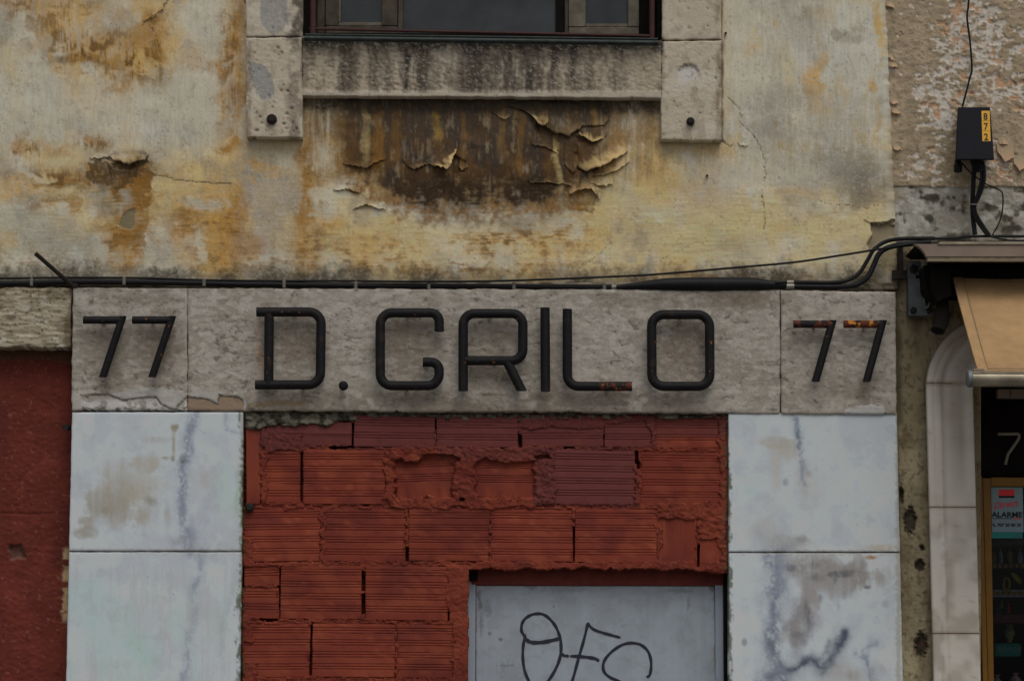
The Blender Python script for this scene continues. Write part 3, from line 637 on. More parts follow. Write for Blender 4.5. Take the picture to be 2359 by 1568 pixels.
def window():
    w = thing('window', 'old timber window with dusty panes over a soot streaked stone apron', 'window', tuple(UP(1112, 230, 0)))
    kw = dict(paint=surround_col, relief=surround_rel, wob=1.3, rnd=.7)
    slab('jamb_stone', [(565,-420),(701,-420),(697,84),(567,85)], SD, .14, M['stone'], w, seed=1, step=4, **kw)
    lj = slab('jamb_stone', [(566,88),(697,86.5),(697,317),(568,316)], SD, .10, M['stone'], w, seed=2, **kw)
    slab('jamb_stone', [(1525,-420),(1662,-420),(1662,91),(1526,93)], SD, .14, M['stone'], w, seed=3, step=4, **kw)
    rj = slab('jamb_stone', [(1524,96),(1662,94),(1662,324),(1523,322)], SD, .10, M['stone'], w, seed=4, **kw)
    slab('apron_stone', [(697.2,84),(1523.2,92),(1523.2,226),(697.2,221)], SD+.0012, .14, M['stone'], w, seed=5, **kw)
    slab('head_stone', [(500,-560),(1730,-560),(1730,-421),(500,-421)], SD-.02, .14, M['stone'], w, seed=6, step=12, **kw)
    slab('edge_strip', [(1663,-420),(1668,-420),(1668,322),(1663,324)], -.012, .05, M['stone'], w, seed=7, step=4, paint=surround_col)
    for (px, py, r, par) in ((627, 277, .019, lj), (1590, 282, .015, rj)):
        p = UP(px, py, SD+.01)
        lathe('anchor_bolt', [(0, .034), (r*.55, .034), (r*.8, .030), (r, .022), (r, 0)], p, (0, -1, 0), M['iron'], par, 14)
    # metal sill pipe and guard bar
    pr = [UP(701, 88.5, SD-.03), UP(1516, 99.5, SD-.03)]
    pp = tube('metal_sill', pr, .0105, M['pipe'], w, 12)
    boxl = [UP(703, 80, SD-.012), UP(1516, 90.5, SD-.012)]
    tube('sill_flashing', boxl, .0045, M['pipe'], w, 8)
    gb = tube('guard_bar', [UP(712, 66.5, -.02), UP(1500, 83.5, -.02)], .006, M['rust'], w, 8)
    tube('guard_post', [UP(721, -420, -.02), UP(721, 80, -.02)], .013, M['rust'], gb, 8); tube('guard_post', [UP(1502, -420, -.02), UP(1502, 90, -.02)], .011, M['rust'], gb, 8)
    # reveals
    for (x0, x1) in ((701, 712), (1514, 1525)): boxp('reveal', x0, -420, x1, 88, -.01, .14, M['dark'], w, 0)
    boxp('frame_jamb', 730, -420, 749, 92, .06, .13, M['wood2'], w); boxp('frame_jamb', 1472, -420, 1512, 96, .06, .13, M['dark'], w)
    boxp('frame_sill', 712, 78, 1514, 110, .02, .13, M['dark'], w)
    # two casements
    for (a, p0, p1, b, yb, mt) in ((750, 779, 880, 916, 57, M['wood2']), (1310, 1349, 1447, 1472, 60, M['wood'])):
        cs = boxp('casement', a, yb+3, b, yb+21, .052, .085, mt, w, .002)
        boxp('stile', a, -420, p0, yb+2, .05, .085, mt, cs, .002); boxp('stile', p1, -420, b, yb+2, .05, .085, mt, cs, .002)
        boxp('glazing_bead', p0+1, yb-5, p1-1, yb+2, .056, .08, M['wood'], cs, .001)
        if a < 1000: boxp('glazing_bead', p0+.5, -420, p0+6, yb-6, .056, .08, M['wood'], cs, .001)
        boxp('pane', p0, -420, p1, yb-3, .072, .076, M['pane'], cs, 0)
    boxp('mullion', 917, -420, 928, 80, .045, .085, M['wood2'], w, .002); boxp('mullion', 1280, -420, 1300, 84, .055, .085, M['dark'], w, .002); boxp('mullion', 1301, -420, 1309, 84, .048, .085, M['wood2'], w, .002)
    boxp('pane', 928, -420, 1281, 82, .066, .070, M['meshpane'], w, 0)
    boxp('dark_backing', 700, -430, 1526, 112, .30, .34, M['room'], w, 0)  # backing sheet, the unlit room's darkness put into its colour
    return w
window()

# ------------------------------------------------------------------ the limestone shop lintel
LD = -.055                        # its face
PATCH = [(166,1000),(166,905),(200,918),(270,905),(330,890),(400,895),(440,912),(440,884),(470,898),(520,908),(560,916),(568,930),(540,1000)]
CHIPS = [(190,912),(250,908),(285,922),(320,916),(360,914),(372,932),(402,944),(430,912),(432,1000),(176,1000)]
CHIP2 = [(431,912),(470,918),(490,924),(500,930),(505,910),(548,914),(560,922),(568,1000),(431,1000)]
PATCH3 = [(1938,1000),(1945,946),(1972,936),(2010,932),(2036,938),(2030,1000)]
DIRT = [(690,800,70,70,.6),(945,800,70,90,.7),(1140,780,66,44,.55),(1130,870,70,40,.5),(1570,810,66,80,.65),(250,800,80,70,.55),(370,800,60,90,.6),(255,880,40,40,.4),(700,935,150,26,.6),(950,925,120,30,.5),
        (1100,935,120,26,.55),(1270,920,60,40,.55),(1380,920,90,30,.5),(1570,930,100,26,.4),(780,910,20,26,.5),(1700,690,110,26,.75),(1480,690,120,20,.45),(1000,690,26,24,.4),(300,690,120,16,.35),(1960,900,70,50,.35),(620,800,30,110,.3),(1850,820,60,120,.25),(560,960,200,16,.6),(1250,955,300,14,.7)]
def lintel_col(X, Y):
    nb = fbm(X/15, Y/10, 4, 120); nf = fbm(X/6, Y/4, 3, 121); bed = fbm(X/30, Y/7, 4, 122); big = fbm(X/90, Y/60, 4, 123); gr = fbm(X/4.2, Y/3.2, 2, 119)
    col = np.empty(X.shape+(3,)); col[:] = c(130, 123, 113)
    col = mixc(col, c(141, 135, 126), ss(.45, .68, big)*.55); col = mixc(col, c(116, 108, 98), ss(.50, .70, fbm(X/50+4, Y/30, 5, 124))*.45)
    col = mixc(col, c(152, 145, 137), ss(.54, .66, nb)*.5); col = mixc(col, c(100, 94, 83), ss(.54, .70, bed)*.35); col = col*(1+.34*(gr-.5))[..., None]
    # fossil rings and veins
    f = np.abs(fbm(X/34, Y/22, 3, 125)-.5); col = mixc(col, c(150, 140, 132), (1-ss(.006, .016, f))*.4*ss(.45, .6, big))
    # small bedding cracks
    w = fbm(X/26, Y/22, 4, 126); cr = np.abs(fbm((X+Y*.4)/40, (Y-X*.10+(w-.5)*34)/9.0, 2, 127)-.5)
    col = mixc(col, c(62, 54, 45), .62*(1-ss(.008, .048, cr))*ss(.47, .57, fbm(X/20+3, Y/11, 3, 128)))
    col = mixc(col, c(154, 149, 139), .5*ss(.56, .64, fbm(X/16+5, Y/9, 3, 129)))
    for cx, cy, rx, ry, s in DIRT:
        r = np.hypot((X-cx)/rx, (Y-cy)/ry)+(nb-.5)*1.1+(nf-.5)*.5
        col = mixc(col, c(88, 76, 60), s*(1-ss(.35, 1.35, r))*(.6+.4*ss(.3, .6, nb)))
    col = mixc(col, c(172, 122, 74),   .22*(1-ss(2, 7, seg_dist(X+(nb-.5)*26, Y, [(598,735),(592,800),(602,860),(584,915)]))))
    col = mixc(col, c(118, 96, 54), .55*(1-ss(2, 6, seg_dist(X, Y+(nb-.5)*18, [(575,934),(640,926),(700,930)]))))
    wr = (nb-.5)*7+(nf-.5)*9
    m = inpoly(X+wr, Y+wr, PATCH); col = mixc(col, c(146, 142, 136)*(.85+.3*nb[..., None]), .8*m)
    for P_, cl in ((CHIPS, c(128, 122, 112)), (CHIP2, c(116, 98, 80))):
        m = inpoly(X+wr, Y+wr, P_); col = mixc(col, cl, .9*m)
    m = inpoly(X+wr, Y+wr, CHIPS); col = mixc(col, c(166, 163, 158), .9*m*ss(.42, .52, nb)*ss(914, 928, Y)); col = mixc(col, c(60, 54, 46), .85*m*ss(.55, .63, nf)*ss(934, 940, Y))
    for ln in (CHIPS[:8], CHIP2[:7]): col = mixc(col, c(60, 50, 40), .7*(1-ss(.7, 2.6, seg_dist(X+wr, Y+wr, ln))))
    m = inpoly(X+wr, Y+wr, PATCH3); col = mixc(col, c(150, 148, 144), .9*m)
    col = mixc(col, c(74, 64, 52), .8*(1-ss(3, 9, np.hypot(X-2046, (Y-745)*1.2)+(nf-.5)*5)))
    # mossy lower edge over the bricks, dark joints
    mz = box(X, Y, 566, 1690, 930, 1000, 9); col = mixc(col, c(70, 66, 54), .85*mz*ss(-.1, .55, nb-.5+(Y-944)/36))
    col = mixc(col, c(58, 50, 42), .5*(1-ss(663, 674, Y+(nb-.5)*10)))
    return np.clip(col, .003, .8)
def lintel_rel(X, Y, ed):
    nb = fbm(X/24, Y/16, 4, 120); wr = (nb-.5)*7
    h = (fbm(X/20, Y/9, 4, 130)-.5)*.0020 + (nb-.5)*.0012 - .0012*(1-ss(.008, .06, np.abs(fbm((X+Y*.4)/40, (Y-X*.10+(fbm(X/26, Y/22, 4, 126)-.5)*34)/9.0, 2, 127)-.5)))*ss(.47, .57, fbm(X/20+3, Y/11, 3, 128))
    h = h - .004*(inpoly(X+wr, Y+wr, CHIPS) | inpoly(X+wr, Y+wr, CHIP2)) + .0025*inpoly(X+wr, Y+wr, PATCH3)
    for ln in (CHIPS[:8], CHIP2[:7]): h = h - .002*(1-ss(1, 3, seg_dist(X+wr, Y+wr, ln)))
    return h
def lintel():
    L = thing('stone_lintel', 'long grey limestone lintel slab carrying the metal shop name and numbers', 'lintel', tuple(UP(1115, 950, 0)))
    kw = dict(paint=lintel_col, relief=lintel_rel, step=2.5)
    slab('stone_slab', [(168,663),(431.4,664),(431.4,945.5),(165,945)], LD, .16, M['lintel'], L, seed=1, wob=1.2, **kw)
    def kp(X, Y):
        xc, yc = X[:-1, :-1], Y[:-1, :-1]
        return ~((xc > 566) & (xc < 1670) & (yc > 952 - (7*ss(.45, .75, fbm(xc/40, xc*0, 3, 141))+7*(fbm(xc/6, yc/6, 3, 146)-.4))*(1-ss(1250, 1500, xc))))
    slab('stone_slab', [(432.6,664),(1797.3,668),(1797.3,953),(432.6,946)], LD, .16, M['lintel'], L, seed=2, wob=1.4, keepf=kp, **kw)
    slab('stone_slab', [(1799,668.5),(2063,672),(2065,954),(1799.6,953)], LD-.003, .16, M['lintel'], L, seed=3, wob=1.2, **kw)
    # mortar ledge on top that the cables lie along
    def lc(X, Y): return mixc(np.broadcast_to(c(104, 96, 82), X.shape+(3,)).copy(), c(60, 54, 44), ss(.4, .6, fbm(X/20, Y/8, 3, 142)))
    slab('mortar_ledge', [(-700,645),(2062,652),(2062,669),(-700,661)], -.012, .16, M['stone'], L, lc, seed=9, step=5, wob=1.5)
    # ragged bedding mortar between lintel and bricks
    def mc(X, Y): return mixc(np.broadcast_to(c(92, 88, 76), X.shape+(3,)).copy(), c(48, 44, 36), ss(.45, .62, fbm(X/14, Y/10, 4, 143)))
    def mr(X, Y, ed): return (fbm(X/12, Y/9, 4, 144)-.5)*.03 + .010*ss(900, 600, X)
    def mk(X, Y):
        xc, yc = X[:-1, :-1], Y[:-1, :-1]
        return yc < 962 + 26*(fbm(xc/34, yc*0+1, 4, 145)-.35)*ss(1500, 900, xc) + 16*ss(860, 600, xc)
    slab('bedding_mortar', [(562,938),(1690,944),(1690,990),(562,990)], -.024, .10, M['stone'], L, mc, seed=10, relief=mr, step=2.6, keepf=mk)
    return L
LINTEL = lintel()

def left_bay():
    def sc(X, Y):
        nb = fbm(X/30, Y/12, 4, 150); nf = fbm(X/6, Y/3.5, 3, 151)
        col = np.empty(X.shape+(3,)); col[:] = c(140, 130, 110)
        col = mixc(col, c(104, 92, 72), .8*ss(.48, .66, nb)); col = mixc(col, c(158, 152, 138), .7*ss(.52, .7, fbm(X/20+5, Y/9, 4, 152)))
        col = mixc(col, c(62, 52, 42), .8*ss(.66, .74, nf)); col = mixc(col, c(84, 72, 54), .8*ss(146, 158, X+(nb-.5)*26)*ss(700, 730, Y))
        return np.clip(col, .003, .8)
    def sr(X, Y, ed): return (fbm(X/22, Y/5, 4, 153)-.5)*.010 + (fbm(X/9, Y/7, 3, 154)-.5)*.004
    L = thing('stone_lintel', 'rough weathered beige lintel above the blank red wall', 'lintel', tuple(UP(0, 800, 0)))
    slab('stone_block', [(-760,661),(165.5,663),(163,800),(-760,801)], -.035, .20, M['stone'], L, sc, relief=sr, seed=5, step=2.6, wob=2.4)
    def rc(X, Y):
        nb = fbm(X/50, Y/60, 4, 160); nf = fbm(X/7, Y/7, 3, 161)
        col = np.empty(X.shape+(3,)); col[:] = c(80, 34, 27)
        col = mixc(col, c(88, 38, 29), .8*ss(.45, .65, nb)); col = mixc(col, c(70, 30, 25), .7*ss(.5, .7, fbm(X/80, Y/200, 4, 162)))
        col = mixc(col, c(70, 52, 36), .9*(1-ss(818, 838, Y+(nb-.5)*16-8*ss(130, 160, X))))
        col = mixc(col, c(96, 44, 34), .3*ss(.54, .68, fbm(X/26, Y/60, 4, 168))); col = mixc(col, c(64, 29, 23), .15*ss(.52, .64, fbm(X/12, Y/150, 4, 169))*ss(.4, .6, nb)); col = mixc(col, c(112, 74, 60), .6*ss(.74, .80, fbm(X/7, Y/6, 3, 170)))
        d = np.hypot((X-38), (Y-1270)*1.1)*(1+.5*(fbm(X/14, Y/14, 2, 163)-.5)+.14*np.cos(4*np.arctan2(Y-1270, X-38)+.6))
        col = mixc(col, c(92, 66, 56), .9*(1-ss(17, 21, d)))
        col = mixc(col, c(66, 27, 23), .7*ss(.72, .8, nf))
        pe = (1-ss(146, 150, 300-X))*0; e = ss(143, 151, X+(nf-.5)*16+(Y-1262)*.02)*box(X, Y, 0, 400, 1262, 1430, 8)*ss(.42, .5, fbm(X/30, Y/16, 3, 164))
        col = mixc(col, c(148, 128, 96), .9*e)
        return np.clip(col, .003, .8)
    def rh(X, Y):
        d = np.hypot((X-38), (Y-1270)*1.1)*(1+.5*(fbm(X/14, Y/14, 2, 163)-.5)+.14*np.cos(4*np.arctan2(Y-1270, X-38)+.6)); d2 = np.hypot(X-44, Y-1108)
        ln = 1-ss(.8, 3, np.abs(Y-1183-(fbm(X/40, 0*X, 2, 165)-.5)*5)); ln = ln*box(X, Y, 0, 150, 1100, 1260, 10)
        return (fbm(X/60, Y/60, 4, 166)-.5)*.010 + (fbm(X/9, Y/6, 4, 167)-.5)*.006 - .026*(1-ss(13, 21, d)) - .004*(1-ss(3, 7, d2)) - .003*ln
    Rw = thing('red_wall', 'smooth dark red painted blank wall with one knocked hole at the left', 'wall', tuple(UP(0, 1568, .06)))
    X, Y = np.meshgrid(axis(-760, -40, 150, 174, 2.6, 16), axis(799, 800, 1600, 2640, 2.6, 24))
    grid('render_coat', X, Y, .055-rh(X, Y), rc(X, Y), M['redwall'], Rw, None, .20)
    p = UP(158, 985, .02)
    tube('cut_pipe_stub', [p, p+Vector((-.004, -.05, -.002))], .011, M['iron'], Rw, 10)
left_bay()

# ------------------------------------------------------------------ marble pilasters
MD = -.048
def marble_col(X, Y):
    nb = fbm(X/60, Y/70, 4, 170); nf = fbm(X/6, Y/6, 3, 171); st = fbm(X/8, Y/120, 4, 172); wv = fbm(X/30, Y/40, 4, 173)
    col = np.empty(X.shape+(3,)); col[:] = c(163, 170, 176)
    col = mixc(col, c(154, 159, 163), .8*ss(.42, .66, nb)); col = mixc(col, c(170, 174, 172), .5*ss(.52, .7, fbm(X/80+5, Y/80, 3, 174)))
    col = mixc(col, c(150, 168, 162), .5*ss(1300, 1420, Y)*ss(.44, .62, fbm(X/50+2, Y/90, 4, 175))*ss(700, 560, X)); col = mixc(col, c(150, 146, 146), .35*ss(1275, 1330, Y)*ss(.48, .66, st)*ss(700, 560, X))
    def vein(pts, w, cl, s, rag=30, thr=(.25, .6)):
        nonlocal col
        d = seg_dist(X+(wv-.5)*rag*1.1+(nf-.5)*5, Y+(fbm(X/26, Y/30, 3, 176)-.5)*rag, pts)
        w = w*(.6+1.0*fbm(X/30, Y/44, 3, 181))
        col = mixc(col, cl, s*(.75*np.exp(-(d/w)**2)+.35*np.exp(-(d/(2.2*w))**2))*(.2+.8*ss(thr[0]+.08, thr[1], .45*fbm(X/14, Y/24, 4, 177)+.3*nf+.25*fbm(X/3, Y/4, 2, 182)))*1.25)
    BL = c(112, 118, 130); GY = c(120, 118, 114); TN = c(130, 122, 106)
    # left pilaster
    vein([(446,950),(436,990),(426,1040),(420,1100),(428,1160),(436,1210),(440,1266)], 11, BL, .75); vein([(440,960),(432,1010),(428,1060)], 5, BL, .5)
    vein([(520,952),(528,980),(540,996),(556,1002)], 6, BL, .45); vein([(500,1100),(480,1150),(470,1210)], 20, c(146,150,158), .5); vein([(470,1275),(455,1340),(440,1420),(432,1480),(436,1540),(420,1600)], 8, c(124,132,142), .7); vein([(556,1290),(540,1350),(520,1420),(505,1500)], 5, c(140,146,150), .5)
    vein([(400,1258),(430,1250),(446,1258)], 10, c(132,132,140), .5)
    def blot(cx, cy, rx, ry, cl, s, soft=.5, rag=1.1):
        nonlocal col
        r = np.hypot((X-cx)/rx, (Y-cy)/ry)+(wv-.5)*rag*1.4+(nf-.5)*.4
        col = mixc(col, cl, np.clip(1.35*s*(1-ss(1-soft, 1+soft, r))*(.45+.55*ss(.34, .56, .35*st+.3*wv+.35*nf)), 0, 1))
    for b in ((270,1160,66,52,TN,.6,.4),(260,1160,36,24,c(108,100,86),.5,.6),(300,1130,70,70,c(146,140,126),.5,.5),(335,1068,46,20,c(146,140,126),.55,.4),(360,1012,32,8,c(140,134,120),.4,.6),(200,1225,34,14,c(126,120,106),.6,.4),(196,1200,20,12,TN,.5,.4),(345,1155,16,12,c(112,106,92),.5,.5),(385,1180,8,26,TN,.4,.6),
              (401,985,9,9,c(128,122,104),.8,.3),(400,1020,4,26,c(136,130,112),.7,.4),(398,1056,5,8,c(124,118,100),.7,.4),(380,1054,9,4,c(132,126,110),.6,.5),(420,1058,6,9,c(84,82,80),.7,.4),
              (520,1130,26,60,c(150,170,158),.4,.6),(470,1090,16,30,c(146,142,134),.4,.6),(550,1150,8,60,c(130,150,134),.5,.6),
              (240,1450,60,60,c(148,176,166),.4,.6),(330,1500,50,40,c(144,174,162),.45,.6),(330,1410,40,60,c(146,150,152),.4,.7),(200,1380,40,50,c(146,170,166),.4,.7),(470,1440,50,80,c(156,160,158),.4,.7),
              # right pilaster
              (1795,1020,40,14,c(146,140,126),.6,.35),(1810,1036,26,20,c(150,144,130),.55,.4),(1786,1080,16,50,c(152,148,138),.45,.6),(1820,1250,50,16,c(134,132,128),.6,.6),(1845,1240,20,10,c(110,110,110),.5,.5),(1760,1220,34,26,c(146,144,140),.4,.6),
              (1862,1090,6,6,c(110,106,100),.6,.5),(1870,1130,30,60,c(156,154,148),.4,.6),(1810,1110,6,8,c(120,124,126),.5,.5),(1730,1130,16,10,c(146,172,160),.5,.6),
              (2010,1283,14,5,c(140,104,62),.8,.5),(2030,1262,30,8,c(150,136,112),.5,.6),
              (1880,1310,90,32,c(126,123,120),.75,.5),(1960,1330,76,34,c(124,120,116),.8,.5),(1900,1345,60,24,c(130,127,124),.6,.5),(1820,1308,12,9,c(94,92,94),.7,.4),(1880,1330,16,9,c(100,98,98),.6,.5),(1935,1322,26,6,c(84,84,86),.7,.4),(1960,1316,30,4,c(96,94,94),.6,.4),(1925,1330,4,12,c(84,84,86),.7,.4),(1998,1352,11,6,c(94,92,94),.7,.4),(2020,1330,16,20,c(136,132,130),.5,.6),(1876,1300,14,7,c(104,102,102),.5,.5),
              (1855,1410,26,56,c(124,121,120),.8,.45),(1832,1452,24,40,c(122,119,118),.8,.45),(1870,1370,20,34,c(128,124,122),.7,.5),(1862,1420,7,30,c(92,88,90),.6,.5),(1835,1460,16,10,c(104,102,104),.6,.5),(1856,1400,6,20,c(98,96,98),.6,.5),(1890,1375,5,9,c(100,98,98),.5,.5),(1800,1470,20,16,c(140,138,138),.5,.5),(2040,1390,8,8,c(130,130,132),.5,.5),(2030,1540,20,14,c(136,134,136),.4,.6),
              (1960,1555,16,14,c(110,106,104),.6,.5),(1940,1550,60,26,c(146,142,138),.5,.5),(1715,1478,5,7,c(106,108,110),.6,.4)): blot(*b)
    vein([(1836,962),(1838,990),(1843,1020),(1846,1070),(1850,1130)], 7, BL, .75, 16); vein([(1838,990),(1842,1030)], 6, c(92,98,112), .6, 10)
    DB = c(92, 98, 108)
    vein([(1782,1276),(1786,1320),(1782,1380),(1778,1440),(1782,1500),(1790,1560),(1780,1600)], 18, BL, .85, 36); vein([(1800,1276),(1802,1310),(1790,1350)], 12, BL, .6, 24); vein([(1774,1470),(1796,1520),(1806,1560)], 9, DB, .75, 26)
    vein([(1770,1560),(1800,1540),(1830,1540),(1850,1520),(1880,1516),(1895,1540),(1906,1528),(1925,1500),(1940,1470),(1946,1456)], 8, DB, .9, 18, (.1, .45)); vein([(1890,1520),(1898,1545),(1910,1530)], 9, DB, .9, 12)
    vein([(1976,1508),(2000,1520),(2012,1560),(2020,1600)], 8, BL, .7, 26); vein([(1990,1500),(2020,1480)], 6, BL, .5, 26); vein([(1730,1600),(1760,1560),(1800,1540)], 8, BL, .6, 30); vein([(1900,1505),(1910,1480)], 5, DB, .5, 18); vein([(1850,1400),(1870,1440),(1850,1480)], 6, c(104,104,110), .5, 20); vein([(1925,1350),(1930,1420)], 3, BL, .3, 20)
    # grime at joints and outer edges
    col = mixc(col, c(110, 104, 92), .5*(1-ss(2, 8, np.abs(Y-1270.5-(X-1115)*.0022)+(nf-.5)*5))); col = mixc(col, c(120, 112, 90), .5*(1-ss(2, 10, np.minimum(np.abs(X-558), np.abs(X-2070))+(nf-.5)*12)))
    col = mixc(col, c(144, 146, 146), .28*ss(.57, .70, fbm(X/26, Y/30, 5, 183))); col = col*(1+.10*(nf-.5))[..., None]
    col = mixc(col, c(64, 70, 52), .85*(1-ss(1, 9, np.minimum(np.abs(X-557+(Y-1100)*.009), np.abs(X-1677))+(nf-.5)*16+(nb-.5)*22))*ss(.4, .52, fbm(X/9, Y/30, 3, 178)))
    col = mixc(col, c(196, 198, 196), .3*box(X, Y, 240, 410, 1290, 1560, 20)*ss(.62, .72, st))
    col = mixc(col, c(90, 86, 80), .6*ss(.93, .96, fbm(X/4, Y/4, 2, 179)))
    return np.clip(col, .003, .78)
def pilaster(label, xl, xr, seed):
    t = thing('marble_pilaster', label, 'pilaster', tuple(UP((xl(1568)+xr(1568))/2, 2640, -.03)))
    for (y0, y1, stp) in ((0, 1, 2.6), (1, 2, 2.6), (2, 3, 10), (3, 4, 14)):
        a, b = YS[y0], YS[y1]
        g = 1.1
        sk = .0023 if xl(0) > 800 else 0
        slab('marble_slab', [(xl(a),a+g+sk*900),(xr(a),a+g+sk*900),(xr(b),b-g+sk*900),(xl(b),b-g+sk*900)], MD, .12, M['marble'], t, marble_col, step=stp, wob=.5, rnd=1.4, seed=seed+y0,
             relief=lambda X, Y, ed: (fbm(X/90, Y/90, 3, 180)-.5)*.003)
    prism('grout', [(xl(950)+5,953),(xr(950)-5,953),(xr(2640)-5,2640),(xl(2640)+5,2640)], MD+.012, .10, M['dark'], t)
YS = [948, 1270, 1594, 1918, 2640]
pilaster('white marble pilaster with a brown smear, left of the bricked up doorway', lambda y: 166-(y-948)*.0219, lambda y: 560.5-(y-948)*.0117, 200)
pilaster('white marble pilaster with dark blue veins, right of the steel door', lambda y: 1678+(y-948)*.002, lambda y: 2066+(y-948)*.0225, 210)

# ------------------------------------------------------------------ the bricked up doorway
BD = -.022                        # brick faces
BRK = [  # corners tl, tr, br, bl; style; purple paint; how proud
 ([(612,968),(811,972),(810,1026),(612,1026)],'p',1,.000),([(816,957),(1003,960),(1002,1029),(816,1027)],'h',1,.004),([(1006,960),(1193,962),(1192,1031),(1005,1030)],'h',1,.003),
 ([(1203,961),(1390,962),(1390,1028),(1203,1027)],'h',1,.001),([(1393,963),(1501,963),(1501,1029),(1393,1029)],'h',1,.002),([(1508,964),(1656,965),(1660,1032),(1508,1031)],'h',.5,-.002),
 ([(566,976),(601,978),(598,1160),(568,1162)],'v',0,.004),([(612,1037),(692,1037),(692,1158),(612,1158)],'h',0,.000),([(698,1036),(886,1037),(886,1160),(698,1159)],'h',0,.004),
 ([(906,1046),(1052,1040),(1052,1146),(915,1150)],'a',0,-.012),([(1095,1046),(1236,1048),(1236,1146),(1096,1146)],'a',0,-.008),([(1278,1036),(1463,1038),(1462,1161),(1278,1161)],'h',1,.003),([(1474,1039),(1673,1040),(1673,1162),(1474,1161)],'h',0,-.002),
 ([(563,1171),(738,1170),(737,1292),(563,1294)],'h',0,.000),([(746,1171),(936,1172),(934,1294),(746,1292)],'h',0,-.001),([(942,1172),(1128,1173),(1127,1293),(942,1292)],'h',0,.002),
 ([(1132,1172),(1320,1173),(1319,1294),(1132,1293)],'h',0,.000),([(1325,1172),(1514,1173),(1513,1296),(1325,1295)],'h',0,.004),([(1518,1176),(1606,1178),(1605,1302),(1517,1300)],'v',0,-.001),([(1612,1240),(1674,1240),(1668,1312),(1612,1310)],'v',0,.000),
 ([(563,1304),(643,1303),(643,1347),(563,1349)],'h',0,-.002),([(562,1353),(642,1352),(642,1424),(562,1422)],'h',0,-.003),([(647,1301),(834,1303),(831,1427),(646,1425)],'h',0,.003),([(842,1303),(1032,1304),(1031,1428),(841,1427)],'h',0,.002),([(1035,1304),(1062,1305),(1062,1428),(1035,1428)],'h',0,-.004),
 ([(561,1436),(714,1435),(713,1558),(561,1560)],'h',0,-.001),([(721,1435),(912,1436),(910,1560),(719,1559)],'h',0,.003),([(915,1437),(1064,1438),(1064,1561),(915,1561)],'h',0,.000),
]
for r_ in range(8):                                                 # the courses below the picture
    y0 = 1571 + r_*134
    off = (0, 94)[r_ % 2]
    xs_ = [560] + [x for x in range(640+off, 1000, 192)] + [1064]
    for x0, x1 in zip(xs_[:-1], xs_[1:]): BRK.append(([(x0+3, y0),(x1-3, y0),(x1-3, y0+123),(x0+3, y0+123)], 'h', 0, .002*((r_+x0) % 3-1)))
def red_col(X, Y, purple):
    nb = fbm(X/40, Y/34, 4, 190); nf = fbm(X/6, Y/6, 3, 191)
    col = np.empty(X.shape+(3,)); col[:] = c(101, 44, 32)
    col = mixc(col, c(112, 53, 37), .8*ss(.45, .65, nb)); col = mixc(col, c(80, 34, 29), .6*ss(.5, .7, fbm(X/70, Y/50, 4, 192)))
    col = mixc(col, c(85, 44, 42), np.clip(purple, 0, 1)*.95)
    col = mixc(col, c(70, 30, 26), .5*ss(.70, .8, nf)); col = mixc(col, c(126, 66, 44), .5*ss(.62, .74, fbm(X/9, Y/4, 3, 193))*ss(.5, .6, fbm(X/60, Y/40, 3, 194))*(1-.7*np.clip(purple, 0, 1)))
    return np.clip(col, .003, .8)
def purple_field(X, Y):
    w = (fbm(X/40, Y/30, 4, 195)-.5)*40
    p = (1-ss(1026, 1040, Y+w*.4))*ss(570, 600, X)*(1-ss(1490, 1530, X+w))
    p = np.maximum(p, box(X, Y, 604, 700, 1000, 1038, 6)); p = np.maximum(p, box(X+w*.4, Y+w*.3, 1232, 1466, 1030, 1166, 6)); p = np.maximum(p, .8*box(X+w, Y+w*.5, 1010, 1250, 1024, 1062, 8))
    p = np.maximum(p, .7*box(X+w*.3, Y, 1466, 1474, 1040, 1160, 4)); p = np.maximum(p, .8*(1-ss(1000, 1012, Y+w*.3))*ss(1490, 1520, X))
    return p
